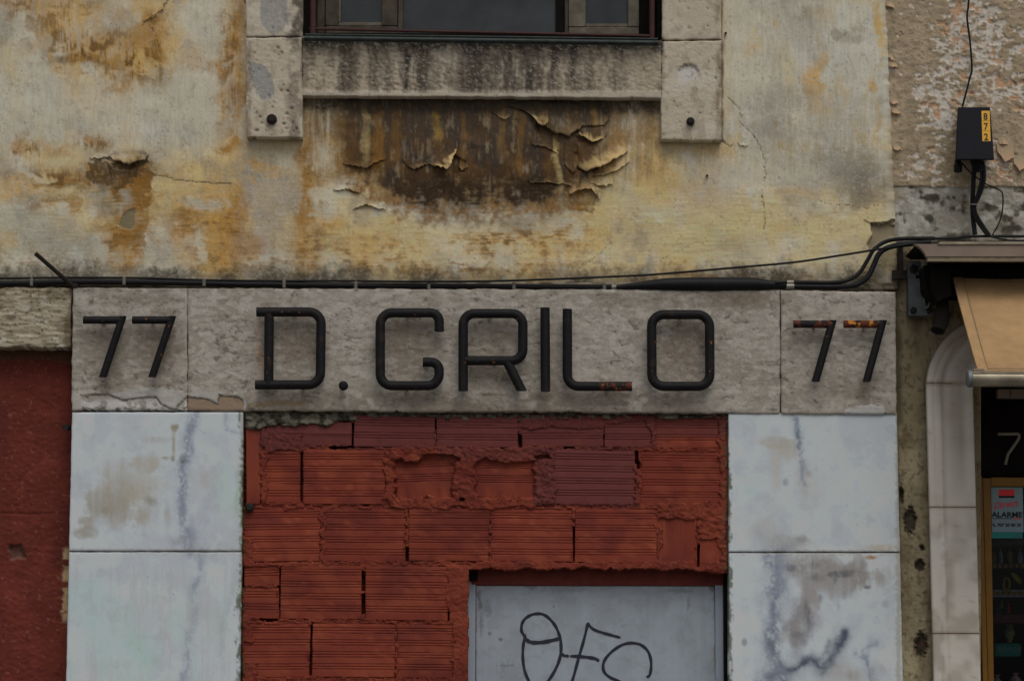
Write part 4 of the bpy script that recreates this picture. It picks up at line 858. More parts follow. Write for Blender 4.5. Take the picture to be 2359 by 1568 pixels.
def brick(par, q, style, purple, proud, seed):
    w = q[1][0]-q[0][0]; h = q[3][1]-q[0][1]; r = random.Random(seed)
    prof = [(0, -1.3), (1.2, -.3), (2.6, 0)]                         # (grid steps down the face, relief in mm)
    if style in 'ha':
        y = 9.5 if style == 'h' else 16
        per, nl, gp = (27.9, 3, 6.1) if style == 'h' else (33, 4, 5.2)
        if style == 'h' and h < 80: y = 10 + r.uniform(-2, 3)
        while y + nl*gp < h-3:
            for k in range(nl): yy = y+k*gp; prof += [(yy-2.3, 0), (yy-1.6, 0), (yy-.8, -2.7), (yy+.7, -2.7), (yy+1.5, 0), (yy+2.2, 0)]
            y += per
    elif style == 'v': prof += [(h*.25, .2), (h*.5, 0), (h*.75, .3)]
    else: prof += [(h*.42, 0), (h*.46, 2.0), (h*.50, 2.0), (h*.53, 0), (h*.7, 0)]
    prof += [(h-2.6, 0), (h-1.2, -.3), (h, -1.3)]
    prof = [p for p in prof if p[0] <= h]
    t = np.array([p[0]/h for p in prof]); rel = np.array([p[1] for p in prof])*.001
    if style == 'v':
        s = [0, .02, .05]; g = []
        x = 5.
        while x < w-5: s += [(x-1.2)/w, x/w, (x+1.2)/w]; g.append(x/w); x += 4.4
        s += [.96, .98, 1]; s = np.array(sorted(s))
    else:
        s = np.r_[0, 1.3/w, np.linspace(3/w, 1-3/w, max(4, int(w/12))), 1-1.3/w, 1]
    sx = np.minimum(s, 1-s)*w; er = -.0013*(1-ss(0, 3, sx))
    S_, T_ = np.meshgrid(s, t)
    def relief(X, Y, ed):
        hh = np.broadcast_to(rel[:, None], X.shape) + er[None, :]
        if style == 'v':
            gm = np.zeros(len(s)); 
            for x in g: gm[np.argmin(np.abs(s-x))] = -.0016
            hh = hh + gm[None, :]
        tilt = (S_-.5)*r.uniform(-.004, .004) + (T_-.5)*r.uniform(-.003, .004)
        fill = ss(.66, .8, fbm(X/34+seed, Y/9, 3, 200))            # paint and mortar clog some of the grooves
        return hh*(1-.8*fill) + tilt + (fbm(X/40, Y/30, 3, 201)-.5)*.003 + fill*.0006
    jx = r.uniform(-1, 1); q = [(x+r.uniform(-1.2, 1.2), y+r.uniform(-1.2, 1.2)) for x, y in q]
    def pc(X, Y):
        pf = purple_field(X, Y)
        base = red_col(X, Y, pf if purple == .5 else np.where(purple, np.maximum(pf, .85), pf*.35))
        return np.clip(base*r.uniform(.93, 1.06), .003, .8)
    return slab('brick', q, BD-proud, .07, M['brick'], par, pc, relief=relief, wob=.9, rnd=0, seed=seed, ssz=(s, t))
GAPS = [(1001.5,1005.5,962,992),(1389,1394,1000,1026),(692,697.5,1042,1158),(1463,1470,1040,1066),(1468,1473,1060,1078),(934.5,941.5,1262,1293),(1319.5,1324.5,1215,1293),(832,841,1316,1362),(833,841,1368,1412),(713.5,720,1442,1556),
        (1030.5,1035.5,1408,1428),(1606,1612,1254,1306),(562,567,985,1165),(810,816,975,1028),(640.5,646.5,1310,1424),(600,640,1424,1428.5),(760,815,1029,1032.5),(838,852,1158,1162),(1300,1322,1029,1032),(1060,1070,1148,1153),(975,984,1144,1148),(1195,1202,1000,1030),(560,566,1305,1352),(1192,1198,1142,1147)]
SMEAR = [  # x0, x1, y0, y1, mm over the brick faces, roughness mm
 (1196,1395,956,988,5,4),(1395,1508,955,976,5,4),(600,615,976,1160,4,8),(600,700,1000,1042,5,7),(1654,1680,956,1312,4,7),(1514,1676,1158,1192,6,7),(1604,1676,1185,1242,5,9),(884,908,1040,1158,6,9),
 (900,1276,1028,1062,8,9),(1046,1100,1058,1150,7,8),(1234,1280,1040,1164,6,10),(900,1240,1146,1170,6,8),(1062,1082,1300,2640,5,3),(1026,1066,1304,1434,3,6),(1040,1070,1430,2640,4,5),(736,750,1166,1296,3,5),(556,584,1236,1304,4,6),(556,582,1420,1480,3,6),(556,592,1520,1580,4,7),
 (1462,1478,1040,1165,4,6),(1496,1512,964,1034,3,8),(1192,1206,962,1034,1,5),(1078,1676,1292,1318,3,5),(560,760,1292,1306,3,5),(1128,1133,1170,1294,1,3),(910,916,1436,1560,2,5),(1512,1520,1170,1300,2,4),(640,700,1160,1170,3,5)]
def mortar_h(X, Y):
    "height of the mortar over the plane of the brick faces, metres"
    n1 = fbm(X/13, Y/9, 4, 210); n2 = fbm(X/4.2, Y/3.6, 3, 211); n3 = fbm(X/34, Y/22, 3, 212)
    wx = X + (n1-.5)*13 + (n2-.5)*5; wy = Y + (n1-.5)*10 + (n2-.5)*4 + (n3-.5)*6
    d = np.full(X.shape, -1e3)                                      # how far inside a brick
    for q, st, pu, pr in BRK:
        x0, x1 = min(q[0][0], q[3][0]), max(q[1][0], q[2][0]); y0, y1 = min(q[0][1], q[1][1]), max(q[2][1], q[3][1])
        j = np.where((Y[:, 0] > y0-14) & (Y[:, 0] < y1+14))[0]
        if not len(j): continue
        sl_ = np.s_[j[0]:j[-1]+1]
        d[sl_] = np.maximum(d[sl_], np.minimum(np.minimum(wx[sl_]-x0, x1-wx[sl_]), np.minimum(wy[sl_]-y0, y1-wy[sl_])))
    joint = .002 + (n1-.5)*.012 + (n2-.5)*.010 - .004*(1-ss(-6, 0, d))
    h = np.where(d > 0, joint - .020*ss(0, 6.5, d), joint)
    for x0, x1, y0, y1, up, ro in SMEAR:
        m = box(X+(n3-.5)*26+(n1-.5)*14, Y+(n3-.5)*18+(n1-.5)*12, x0, x1, y0, y1, 2.2)
        fold = 1-np.abs(fbm(X/26+Y/60, Y/15-X/70, 3, 215)-.5)*4
        rr = up*.001 + ((n1-.5)*.9 + (n2-.5)*.8 + fold*.30)*ro*.0012
        h = np.maximum(h, np.where(m > .05, -.02+(rr+.02)*m, -1))
    for x0, x1, y0, y1 in GAPS: h = h - .055*box(X+(n2-.5)*2, Y+(n1-.5)*8, x0, x1, y0, y1, .8)
    # the hollow of the broken brick
    hol = inpoly(X+(n1-.5)*8, Y+(n1-.5)*6, [(962,1076),(966,1058),(978,1047),(1040,1046),(1060,1056),(1056,1064),(1000,1070)])
    hol = hol | inpoly(X+(n1-.5)*8, Y+(n1-.5)*6, [(1228,1050),(1262,1046),(1268,1054),(1236,1060)])
    return h - .020*hol
def brickwall():
    t = thing('brick_wall', 'ribbed hollow bricks and rough mortar painted red, filling the old doorway', 'wall', tuple(UP(820, 2640, 0)))
    for i, (q, st, pu, pr) in enumerate(BRK): brick(t, q, st, pu, pr, 300+i)
    X, Y = np.meshgrid(np.arange(558, 1682, 2.3), np.concatenate([np.arange(954, 1600, 2.3), np.arange(1600, 2640, 14)]))
    h = mortar_h(X, Y); xc, yc = X[:-1, :-1], Y[:-1, :-1]
    jn = (fbm(xc/22, yc/22, 3, 220)-.5)
    keep = ~((xc > 1077 + jn*9) & (yc > 1308 + jn*16 + 6*ss(1500, 1660, xc)))
    n2 = fbm(X/4.2, Y/3.6, 3, 211)
    col = red_col(X, Y, purple_field(X, Y)); col = mixc(col, c(118, 60, 46), .35*ss(.55, .72, fbm(X/5, Y/4, 3, 224)))
    top = ss(968, 954, Y+(fbm(X/20, Y/9, 3, 221)-.5)*26); col = mixc(col, c(88, 82, 70), .9*top*(1-ss(1150, 1400, X)))
    rg = box(X+(fbm(X/12, Y/20, 3, 222)-.5)*14, Y, 1664, 1690, 955, 1312, 4); col = mixc(col, c(84, 78, 62), .7*rg*ss(.45, .6, n2))
    col = mixc(col, c(150, 84, 44), .6*box(X, Y, 566, 582, 1085, 1140, 6)); col = mixc(col, c(54, 58, 34), .8*(1-ss(558, 570, X+(n2-.5)*16))*ss(.4, .6, fbm(X/8, Y/30, 3, 223)))
    grid('mortar', X, Y, BD - h, col, M['mortar'], t, keep, .07)
    p = UP(575, 1168, BD-.01); lathe('cut_pipe_stub', [(0, .014), (.010, .013), (.016, .006), (.017, 0)], p, (0, -1, 0), M['iron'], t, 12)
brickwall()

def steel_door():
    t = thing('steel_door', 'plain pale grey steel door with black marker graffiti', 'door', tuple(UP(1376, 2640, .08)))
    def dcol(X, Y):
        nb = fbm(X/60, Y/70, 4, 270); nf = fbm(X/5, Y/6, 3, 271); st = fbm(X/10, Y/150, 4, 272)
        col = np.empty(X.shape+(3,)); col[:] = c(123, 129, 135)
        col = mixc(col, c(112, 118, 124), .6*ss(.45, .66, nb)); col = mixc(col, c(130, 137, 144), .25*ss(.5, .68, st)); col = mixc(col, c(104, 108, 110), .35*ss(.54, .7, fbm(X/22, Y/18, 4, 273)))
        for cx, cy, rx, ry, a in ((1104,1372,6,12,.7),(1106,1392,5,14,.8),(1108,1440,5,26,.55),(1124,1400,8,16,.4),(1128,1458,4,4,.7),(1152,1472,5,4,.8),(1166,1532,16,3,.5),(1222,1350,12,6,.5),(1310,1356,60,8,.35),(1586,1388,4,14,.5),(1640,1352,7,9,.8),(1560,1360,30,6,.4),(1276,1396,3,3,.6),(1400,1420,40,30,.2),(1180,1560,30,40,.25)):
            r = np.hypot((X-cx)/rx, (Y-cy)/ry)+(nf-.5)*1.6; col = mixc(col, c(76, 78, 78), a*(1-ss(.5, 1.3, r)))
        col = mixc(col, c(94, 96, 96), .5*ss(.84, .9, fbm(X/3.5, Y/3.5, 2, 274))); col = mixc(col, c(96, 70, 50), .5*(1-ss(1, 5, np.minimum(X-1096, 1646-X)+(nf-.5)*8))*ss(.5, .6, fbm(X/8, Y/30, 3, 275)))
        return np.clip(col, .003, .8)
    slab('door_leaf', [(1096,1348),(1646,1348),(1662,2640),(1098,2640)], .060, .11, M['sheet'], t, dcol, wob=0, rnd=1.0, relief=lambda X, Y, ed: (fbm(X/120, Y/120, 3, 276)-.5)*.004, ssz=(np.linspace(0, 1, 230), np.r_[np.linspace(0, .2, 110), np.linspace(.21, 1, 40)]))
    boxp('frame_jamb', 1077, 1338, 1095, 2640, .052, .14, M['door'], t, .002); boxp('frame_jamb', 1648, 1338, 1667, 2640, .052, .14, M['door'], t, .002)
    boxp('frame_jamb', 1668, 1320, 1680, 2640, .02, .14, M['dark'], t, 0)  # near-black strip painted for the shaded gap between frame and marble
    hd = boxp('header', 1085, 1296, 1672, 1347, .050, .16, M['redhead'], t, .004)
    boxp('header_chock', 1079, 1306, 1100, 1337, .03, .15, M['dark'], t, .004)
    def gp(*p): return [(1066.3+x/3.788, 1283.3+y/3.788) for x, y in p]
    ST = [gp((548,694),(528,670),(511,635),(516,580),(540,538),(580,508),(630,492),(690,493),(740,520),(790,572),(822,625),(845,690),(856,750),(855,830),(838,905),(800,990),(745,1075),(690,1130),(640,1150),(600,1120)),
          gp((545,668),(535,720),(525,790),(524,880),(538,980),(575,1075),(605,1125)),
          gp((540,694),(556,718),(585,735),(625,742),(700,738),(780,722),(852,704)), gp((860,826),(872,848),(895,856),(926,858)), gp((934,858),(1020,862),(1100,871),(1155,882),(1190,902)),
          gp((1090,566),(1080,620),(1050,740),(1015,860),(985,970),(955,1075),(930,1140)), gp((1090,568),(1108,598),(1150,630),(1230,658),(1310,680),(1376,698)),
          gp((1602,1042),(1628,1028),(1642,970),(1640,890),(1615,818),(1555,762),(1475,745),(1395,760),(1315,808),(1252,872),(1224,935),(1236,1000),(1292,1048),(1380,1086),(1440,1130))]
    wd_ = [3.5, 3.3, 4.4, 3.2, 3.8, 3.3, 3.2, 3.4]
    V = []; Q = []
    for k, (pts, w) in enumerate(zip(ST, wd_)):
        sp = smooth_path([(x, y, 0) for x, y in pts], 6); n0 = len(V); m = len(sp)
        for i, p in enumerate(sp):
            d = (sp[min(i+1, m-1)]-sp[max(i-1, 0)]).normalized(); nrm = Vector((-d.y, d.x, 0)); e = min(1, .55+i*.2, .55+(m-1-i)*.2)*w*(1+.12*math.sin(i*.7+k))
            for sg in (-1, 1): V.append(UP(p.x+nrm.x*e*sg, p.y+nrm.y*e*sg, .0592-.0001*k))
        for i in range(m-1): a = n0+2*i; Q.append((a, a+1, a+3, a+2))
    raw('graffiti', [tuple(v) for v in V], Q, M['ink'], t, None, False)
steel_door()

# ------------------------------------------------------------------ metal lettering, standing off the lintel
TR = 11.0*PX
LY = LD - .042
def L3(x, y, Y=None): return UP(x, y, LY if Y is None else Y)
def pins(par, pts):
    for x, y in pts: tube('mounting_pin', [L3(x, y, LD+.004), L3(x, y, LY)], .005, M['pin'], par, 8)
def letter(name, label, strokes, pin, group, mat='black', r=TR, base=None):
    xs = [p[0] for s in strokes for p in s[0]]; ys = [p[1] for s in strokes for p in s[0]]
    t = thing(name, label, name, tuple(L3(sum(xs)/len(xs), max(ys))), group)
    for s in strokes:
        pts = [L3(*p) for p in s[0]]; o = s[1] if len(s) > 1 else {}
        fr = o.get('fil', 0)
        if fr: pts = fillet(pts, fr*PX, 7, o.get('closed', False))
        tube('stroke', pts, r, M[o.get('mat', mat)], t, 16, o.get('closed', False), o.get('hcut', (False, False)))
    pins(t, pin); return t
GN = 'metal letters of the shop name'
letter('letter', 'black tubular letter D, first of the shop name, before the dot', [([(591,718.5),(740,718.5),(738,886),(588,886)], {'fil': 28}), ([(620,722),(619,883)],)], [(680,718),(700,886),(600,718),(739,800)], GN)
letter('letter', 'black tubular letter G with its inward curled crossbar', [([(1012,763),(1012,720.5),(876,720.5),(876,888),(1011.5,888),(1011.5,834),(974,834)], {'fil': 27})], [(940,720),(940,888),(876,810),(985,834)], GN)
letter('letter', 'black tubular letter R with a slanted leg', [([(1067,900),(1067,722),(1204.5,722),(1204.5,830.5),(1072,830.5)], {'fil': 26}), ([(1168,832),(1202,899.5)], {'hcut': (False, True)})], [(1130,722),(1140,830),(1067,870),(1198,890)], GN)
letter('letter', 'black straight letter I, a single upright tube between R and L', [([(1255.5,709),(1256.5,901)],)], [(1256,740),(1256,870)], GN)
letter('letter', 'black tubular letter L with orange rust along its foot', [([(1307,712),(1307,800)],), ([(1307,799.5),(1307,889.5),(1380,889.5)], {'fil': 26}), ([(1379,889.5),(1456,889.5)], {'mat': 'rusty'})], [(1307,750),(1400,889)], GN)
letter('letter', 'black tubular letter O, a closed rounded frame, last of the shop name', [([(1501,724.5),(1634.5,724.5),(1635.5,889.5),(1502,889.5)], {'fil': 28, 'closed': True})], [(1568,724),(1568,889),(1502,800),(1635,800)], GN)
dot = thing('full_stop', 'small round black metal dot between the letters D and G', 'letter', tuple(L3(790, 898)), GN)
lathe('dot_disc', [(0, .0), (.008, .0), (.0145, .004), (.0172, .010), (.0172, .022), (.014, .028)], L3(790.5, 887, LY-.014), (0, 1, 0), M['black'], dot, 22); pins(dot, [(790, 887)])
GS = 'metal street numbers on the lintel'
for bar, d0, d1, lab, mt, mb in (((192,289),(281,737),(237,868),'black metal numeral 7, leftmost of all on the lintel, with pale scratched paint','black','black'), ((305,403),(395,737),(350.5,868),'black metal numeral 7 just left of the letter D','black','black'),
                             ((1828,1925),(1917,746.5),(1878.5,878.5),'worn metal numeral 7 just right of the letter O','black','rusty'), ((1943.5,2041),(2033,746.5),(1996,878.5),'rusty metal numeral 7 with orange and yellow top bar at the lintel end','rusty','rusty')):
    y = d0[1]; rr = 9*PX
    t = thing('numeral', lab, 'numeral', tuple(L3(d1[0], d1[1])), GS)
    slx = (d1[0]-d0[0])/(d1[1]-d0[1]); V, Q, T = tube_data([L3(bar[0], y), L3(bar[1]-9, y)], rr, 16)
    V = [Vector(v) for v in V]; ex = L3(bar[1]-9, y)
    for v in V:
        if v.x > ex.x-.01: v.x += (v.z-ex.z)*(-slx)                  # mitred where the bar meets the slanted stroke
    raw('stroke', np.array([tuple(v) for v in V]), Q, M['rustbar' if lab[:5] == 'rusty' else mb], t, None, True, T)
    e0 = (d0[0]-slx*(-9)*(-1), y-8.6)
    tube('stroke', [L3(bar[1]-9+slx*(-8.6), y-8.6), L3(d1[0], d1[1])], rr*.98, M['black'], t, 16, False, (True, True))
    pins(t, [((bar[0]+bar[1])/2, y), ((d0[0]+d1[0])/2, (d0[1]+d1[1])/2), (d1[0]+3, d1[1]-8)])

# ------------------------------------------------------------------ the neighbouring house
NBG = ((2215,60,26,110,.22),(2240,40,30,40,.1),(2280,90,50,60,.16),(2290,150,60,60,.15),(2150,165,20,18,.12),(2150,60,20,14,.05),(2170,230,90,40,.16),(2190,270,70,50,.2),(2330,220,50,60,.14),(2120,215,14,40,.14),(2120,330,40,70,.08),(2240,380,160,40,.16),(2300,340,60,50,.16),(2100,392,30,30,.12),(2080,300,30,80,-.12),(2100,100,46,70,-.12),(2340,320,40,50,-.22),(2100,355,40,24,-.1))
def nb_raw(X, Y):
    n = .4*fbm(X/40, Y/40, 4, 240)+.6*fbm(X/12, Y/9, 4, 241)
    g = np.zeros(X.shape)
    for cx, cy, rx, ry, a in NBG: g = g + a*np.exp(-(((X-cx)/rx)**2+((Y-cy)/ry)**2))
    return n+g*.8, .45*n+.55*fbm(X/20, Y/24, 4, 243)+g*.38
_q = nb_raw(*np.meshgrid(np.arange(2050, 2360, 5.), np.arange(0, 428, 5.)))
QW, QO = np.quantile(_q[0], .66), np.quantile(_q[1], .915)
def nb_fields(X, Y):
    a, b = nb_raw(X, Y); s = fbm(X/9, Y/9, 3, 242)
    w = ss(QW-.008, QW+.008, a); o = ss(QO-.006, QO+.010, b)*w
    low = ss(428, 433, Y+(fbm(X/30, 0*Y, 3, 244)-.5)*6)
    return a, s, w*(1-low), o*(1-low), low
def nb_col(X, Y):
    n, s, w, o, low = nb_fields(X, Y)
    nb = fbm(X/30, Y/30, 4, 245); nf = fbm(X/5, Y/4, 3, 246)
    col = np.empty(X.shape+(3,)); col[:] = c(134, 120, 98)
    col = mixc(col, c(148, 132, 110), .7*ss(.45, .65, nb)); col = mixc(col, c(112, 98, 78), .6*ss(.55, .7, fbm(X/14, Y/7, 3, 247)))
    col = mixc(col, c(170, 163, 152), .92*w); col = mixc(col, c(146, 130, 114), .5*w*ss(.55, .68, s)); col = mixc(col, c(158, 122, 88), .85*o)
    col = mixc(col, c(84, 70, 52), .55*ss(.40, .5, w)*(1-ss(.5, .62, w))); col = mixc(col, c(74, 64, 52), .6*ss(.68, .78, nf))
    g = np.empty_like(col); g[:] = c(124, 120, 110); g = mixc(g, c(150, 146, 138), .8*ss(.48, .66, fbm(X/20, Y/20, 4, 248))); 
    mo = fbm(X/34, Y/24, 4, 249)+.25*(fbm(X/7, Y/12, 3, 250)-.5)
    g = mixc(g, c(66, 62, 52), .85*ss(.48, .66, mo+.10*ss(500, 540, Y)-.03)); g = mixc(g, c(48, 44, 38), .7*ss(.60, .70, mo)); g = mixc(g, c(120, 104, 82), .5*ss(.6, .75, nb))
    col = col*(1-low[..., None]) + g*low[..., None]
    col = mixc(col, c(60, 54, 44), .7*(1-ss(.8, 2.4, np.abs(Y-430+(nf-.5)*3)))*ss(.35, .5, nb))
    # under the awning: old ochre render, its shaded top painted dark brown
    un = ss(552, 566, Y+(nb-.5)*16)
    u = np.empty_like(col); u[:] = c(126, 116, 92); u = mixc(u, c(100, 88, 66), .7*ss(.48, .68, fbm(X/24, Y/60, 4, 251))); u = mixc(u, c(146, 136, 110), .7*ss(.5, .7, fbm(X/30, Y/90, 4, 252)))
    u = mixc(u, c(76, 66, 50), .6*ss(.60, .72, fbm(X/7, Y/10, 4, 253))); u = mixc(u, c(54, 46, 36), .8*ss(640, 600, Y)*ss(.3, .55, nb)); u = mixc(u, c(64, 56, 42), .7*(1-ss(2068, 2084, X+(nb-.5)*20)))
    for cx, cy, rx, ry in ((2096,1198,15,34),(2076,1138,6,22),(2124,1261,6,7),(2120,1300,13,15),(2122,1483,16,32),(2070,1195,5,8)):
        r = np.hypot((X-cx)/rx, (Y-cy)/ry)+(nf-.5)*.9; u = mixc(u, c(50, 44, 36), .9*(1-ss(.7, 1.15, r))); u = mixc(u, c(120, 110, 92), .35*(1-ss(1.2, 1.9, r))*ss(1.0, 1.2, r))
    for cx, cy in ((2124,1302),(2127,1482)): u = mixc(u, c(90, 52, 40), .6*(1-ss(3, 6, np.hypot(X-cx, Y-cy))))
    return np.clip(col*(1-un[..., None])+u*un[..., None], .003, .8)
def nb_h(X, Y):
    n, s, w, o, low = nb_fields(X, Y)
    un = ss(552, 566, Y); nf = fbm(X/5, Y/4, 3, 246)
    h = (fbm(X/80, Y/80, 3, 254)-.5)*.012 + (nf-.5)*.003 + (fbm(X/14, Y/7, 3, 247)-.5)*.004 - .0028*w - .0015*o - .006*low + .003*(fbm(X/12, Y/10, 3, 255)-.5)*low
    for cx, cy, rx, ry in ((2096,1198,15,34),(2076,1138,6,22),(2124,1261,6,7),(2120,1300,13,15),(2122,1483,16,32)):
        h = h - .022*(1-ss(.5, 1.1, np.hypot((X-cx)/rx, (Y-cy)/ry)+(nf-.5)*.9))
    return h - .012*un
def neighbour():
    t = thing('neighbour_wall', 'flaking beige neighbouring wall with white and salmon bare patches and a mouldy grey band', 'wall', tuple(UP(2250, 545, .02)))
    X, Y = np.meshgrid(axis(2030, 2034, 2362, 3300, 2.5, 16), axis(-700, -20, 740, 742, 2.5, 14))
    grid('peeling_coat', X, Y, .022-nb_h(X, Y), nb_col(X, Y), M['peel'], t, None, .20)
    X, Y = np.meshgrid(np.arange(2044, 2262, 2.6), axis(740, 742, 1600, 2640, 2.6, 24))
    grid('render_strip', X, Y, .030-nb_h(X, Y)-.008, nb_col(X, Y), M['peel'], t, None, .20)
    # curling scales along the seam and to the right of the box
    for i, (tp, bt, lf) in enumerate((([(2042,2),(2052,4),(2060,10)],[(2042,14),(2052,16),(2062,20)],.012),([(2047,124),(2054,126),(2060,134)],[(2047,132),(2054,138),(2062,140)],.009),([(2048,140),(2056,142),(2066,146)],[(2048,152),(2056,154),(2068,156)],.010),
                                      ([(2052,226),(2060,226),(2068,232)],[(2052,238),(2060,240),(2070,238)],.010),([(2054,246),(2062,248),(2072,254)],[(2054,258),(2062,262),(2076,260)],.010),([(2058,330),(2066,332),(2074,338)],[(2058,342),(2066,346),(2078,344)],.010),
                                      ([(2296,330),(2316,326),(2334,330)],[(2298,350),(2316,372),(2336,362)],.014),([(2334,360),(2350,356),(2364,362)],[(2336,376),(2350,392),(2366,384)],.014),([(2300,318),(2312,314),(2322,322)],[(2302,330),(2312,332),(2322,334)],.010))):
        A, B = np.array(tp, float), np.array(bt, float); m = 6; n = 9; u = np.linspace(0, 2, n)
        Ai = np.stack([np.interp(u, [0,1,2], A[:, k]) for k in (0, 1)], -1); Bi = np.stack([np.interp(u, [0,1,2], B[:, k]) for k in (0, 1)], -1)
        Bi[:, 1] += [rng.uniform(-2, 2) for _ in range(n)]
        v = np.linspace(0, 1, m)[:, None]; GX = Ai[None, :, 0]*(1-v)+Bi[None, :, 0]*v; GY = Ai[None, :, 1]*(1-v)+Bi[None, :, 1]*v
        col = mixc(np.broadcast_to(c(140, 124, 100), GX.shape+(3,)).copy(), c(160, 128, 100), np.broadcast_to(v**2*.7, GX.shape))
        grid('paint_flake', GX, GY, .016-lf*np.broadcast_to(v**1.6, GX.shape)*np.sin(np.clip(u/2*math.pi, .3, 2.84))[None, :], col, M['peel'], t, None, None)
    bp = c(150, 146, 140)
neighbour()

# ------------------------------------------------------------------ cables along the ledge
CG = 'black cables along the ledge'
def cable(label, pts, r, Y, name='cable', group=CG, n=6, mat='cable', sides=10):
    P = [UP(p[0], p[1], p[2] if len(p) > 2 else Y) for p in pts]
    t = thing(name, label, 'cable', tuple(P[0]), group)
    tube('sheath', smooth_path(P, n), r*PX, M[mat], t, sides); return t
main = cable('thick black cable clipped along the ledge above the lintel, ending in a fat splice sleeve', [(-720,655),(-300,654),(0,653),(90,651),(170,649),(300,649.5),(450,652),(545,654.5),(620,655),(760,657),(880,658),(1000,659),(1180,660),(1300,661),(1424,661.5)], 6.6, -.034)
for x, y in ((74,651),(287,649),(471,652),(655,656),(820,658),(988,659),(1184,660),(1392,661.5)):
    A = UP(x-4, y+9, -.03); B = UP(x+4, y-9.5, -.03)
    boxw('cable_clip', (A.x, -.047, A.z), (B.x, -.012, B.z), M['clip'], main, .003)
tube('splice_sleeve', smooth_path([UP(*p, -.05) for p in ((1420,661.5),(1470,658),(1531,655),(1590,654.5),(1640,654.5),(1730,654),(1770,655.5),(1800,656.5),(1812,657))], 5), [PX*r for r in np.interp(np.arange(41), [0,5,10,15,20,25,30,35,40], [5,8.5,14.5,16,16.5,15,11,9,7.5])], M['cable'], main, 16)
tube('foil_band', [UP(1409, 661.5, -.034), UP(1422, 661.5, -.034)], 6.9*PX, M['foil'], main, 12); tube('foil_band', [UP(1811, 659.5, -.05), UP(1829, 659.5, -.05)], 7*PX, M['foil'], main, 12); tube('foil_band', [UP(1813, 650.5, -.05), UP(1828, 650.5, -.05)], 5.4*PX, M['foil'], main, 12)
tube('tape_end', [UP(1786, 651, -.066), UP(1812, 650, -.06)], 3.4*PX, M['cable'], main, 8)
cable('lower and thicker of the two black cables bending up from the splice to the awning', [(1812,659.5,-.05),(1880,660.5,-.05),(1934,660.5,-.05),(1972,656,-.05),(1997,640,-.05),(2012,613,-.045),(2023,588,-.04),(2042,572,-.04),(2079,563.5,-.05),(2145,558,-.06)], 6.4, -.05)
cable('upper and thinner of the two black cables bending up from the splice to the awning', [(1812,650.5,-.05),(1860,650.6,-.05),(1910,651,-.05),(1948,647,-.05),(1978,630,-.045),(1998,600,-.04),(2014,574,-.04),(2042,556,-.03),(2079,550,-.03),(2153,549,-.02)], 4.8, -.05)
cable('thin black wire rising in a straight slant from the ledge to the awning', [(-720,642,-.03),(-200,641,-.03),(0,641,-.03),(170,639.5,-.03),(330,640.5,-.03),(450,644.5,-.035),(620,647,-.035),(800,647,-.04),(960,648.5,-.05),(1170,646.5,-.055),(1436,636,-.06),(1534,630,-.06),(1698,616,-.06),(1830,604,-.065),(1934,588.5,-.07),(2030,573,-.08),(2106,560.5,-.09)], 2.6, -.05)
cable('thin black cable running level above the awning housing', [(2150,549.5,-.02),(2200,549,-.02),(2228,545,-.02),(2300,544,-.02),(2359,544.5,-.02),(2700,548,-.02),(3000,549,-.02)], 3.2, -.02)
cable('loose thin wire sagging under the level cable above the awning', [(2284,546,-.03),(2310,551,-.03),(2335,554,-.03),(2380,553.5,-.03),(2480,550,-.03)], 2.0, -.03)
cable('thin wire hanging down the beige wall into the top of the dark box', [(2228,-400),(2231,-120),(2231.6,0),(2228,32),(2229,54),(2234,90),(2239,157),(2234,180),(2225,216),(2217,246)], 2.4, -.012, 'wire')
# slanted iron stay
st = thing('iron_stay', 'short slanted dark iron rod sticking out of the corner above the left lintel', 'rod', tuple(UP(165, 658, -.05)))
tube('rod', [UP(168, 659, -.05), UP(82, 584, -.16)], 5.2*PX, M['iron'], st, 10); boxp('base_cleat', 158, 652, 178, 662, -.058, -.01, M['iron'], st, .002)

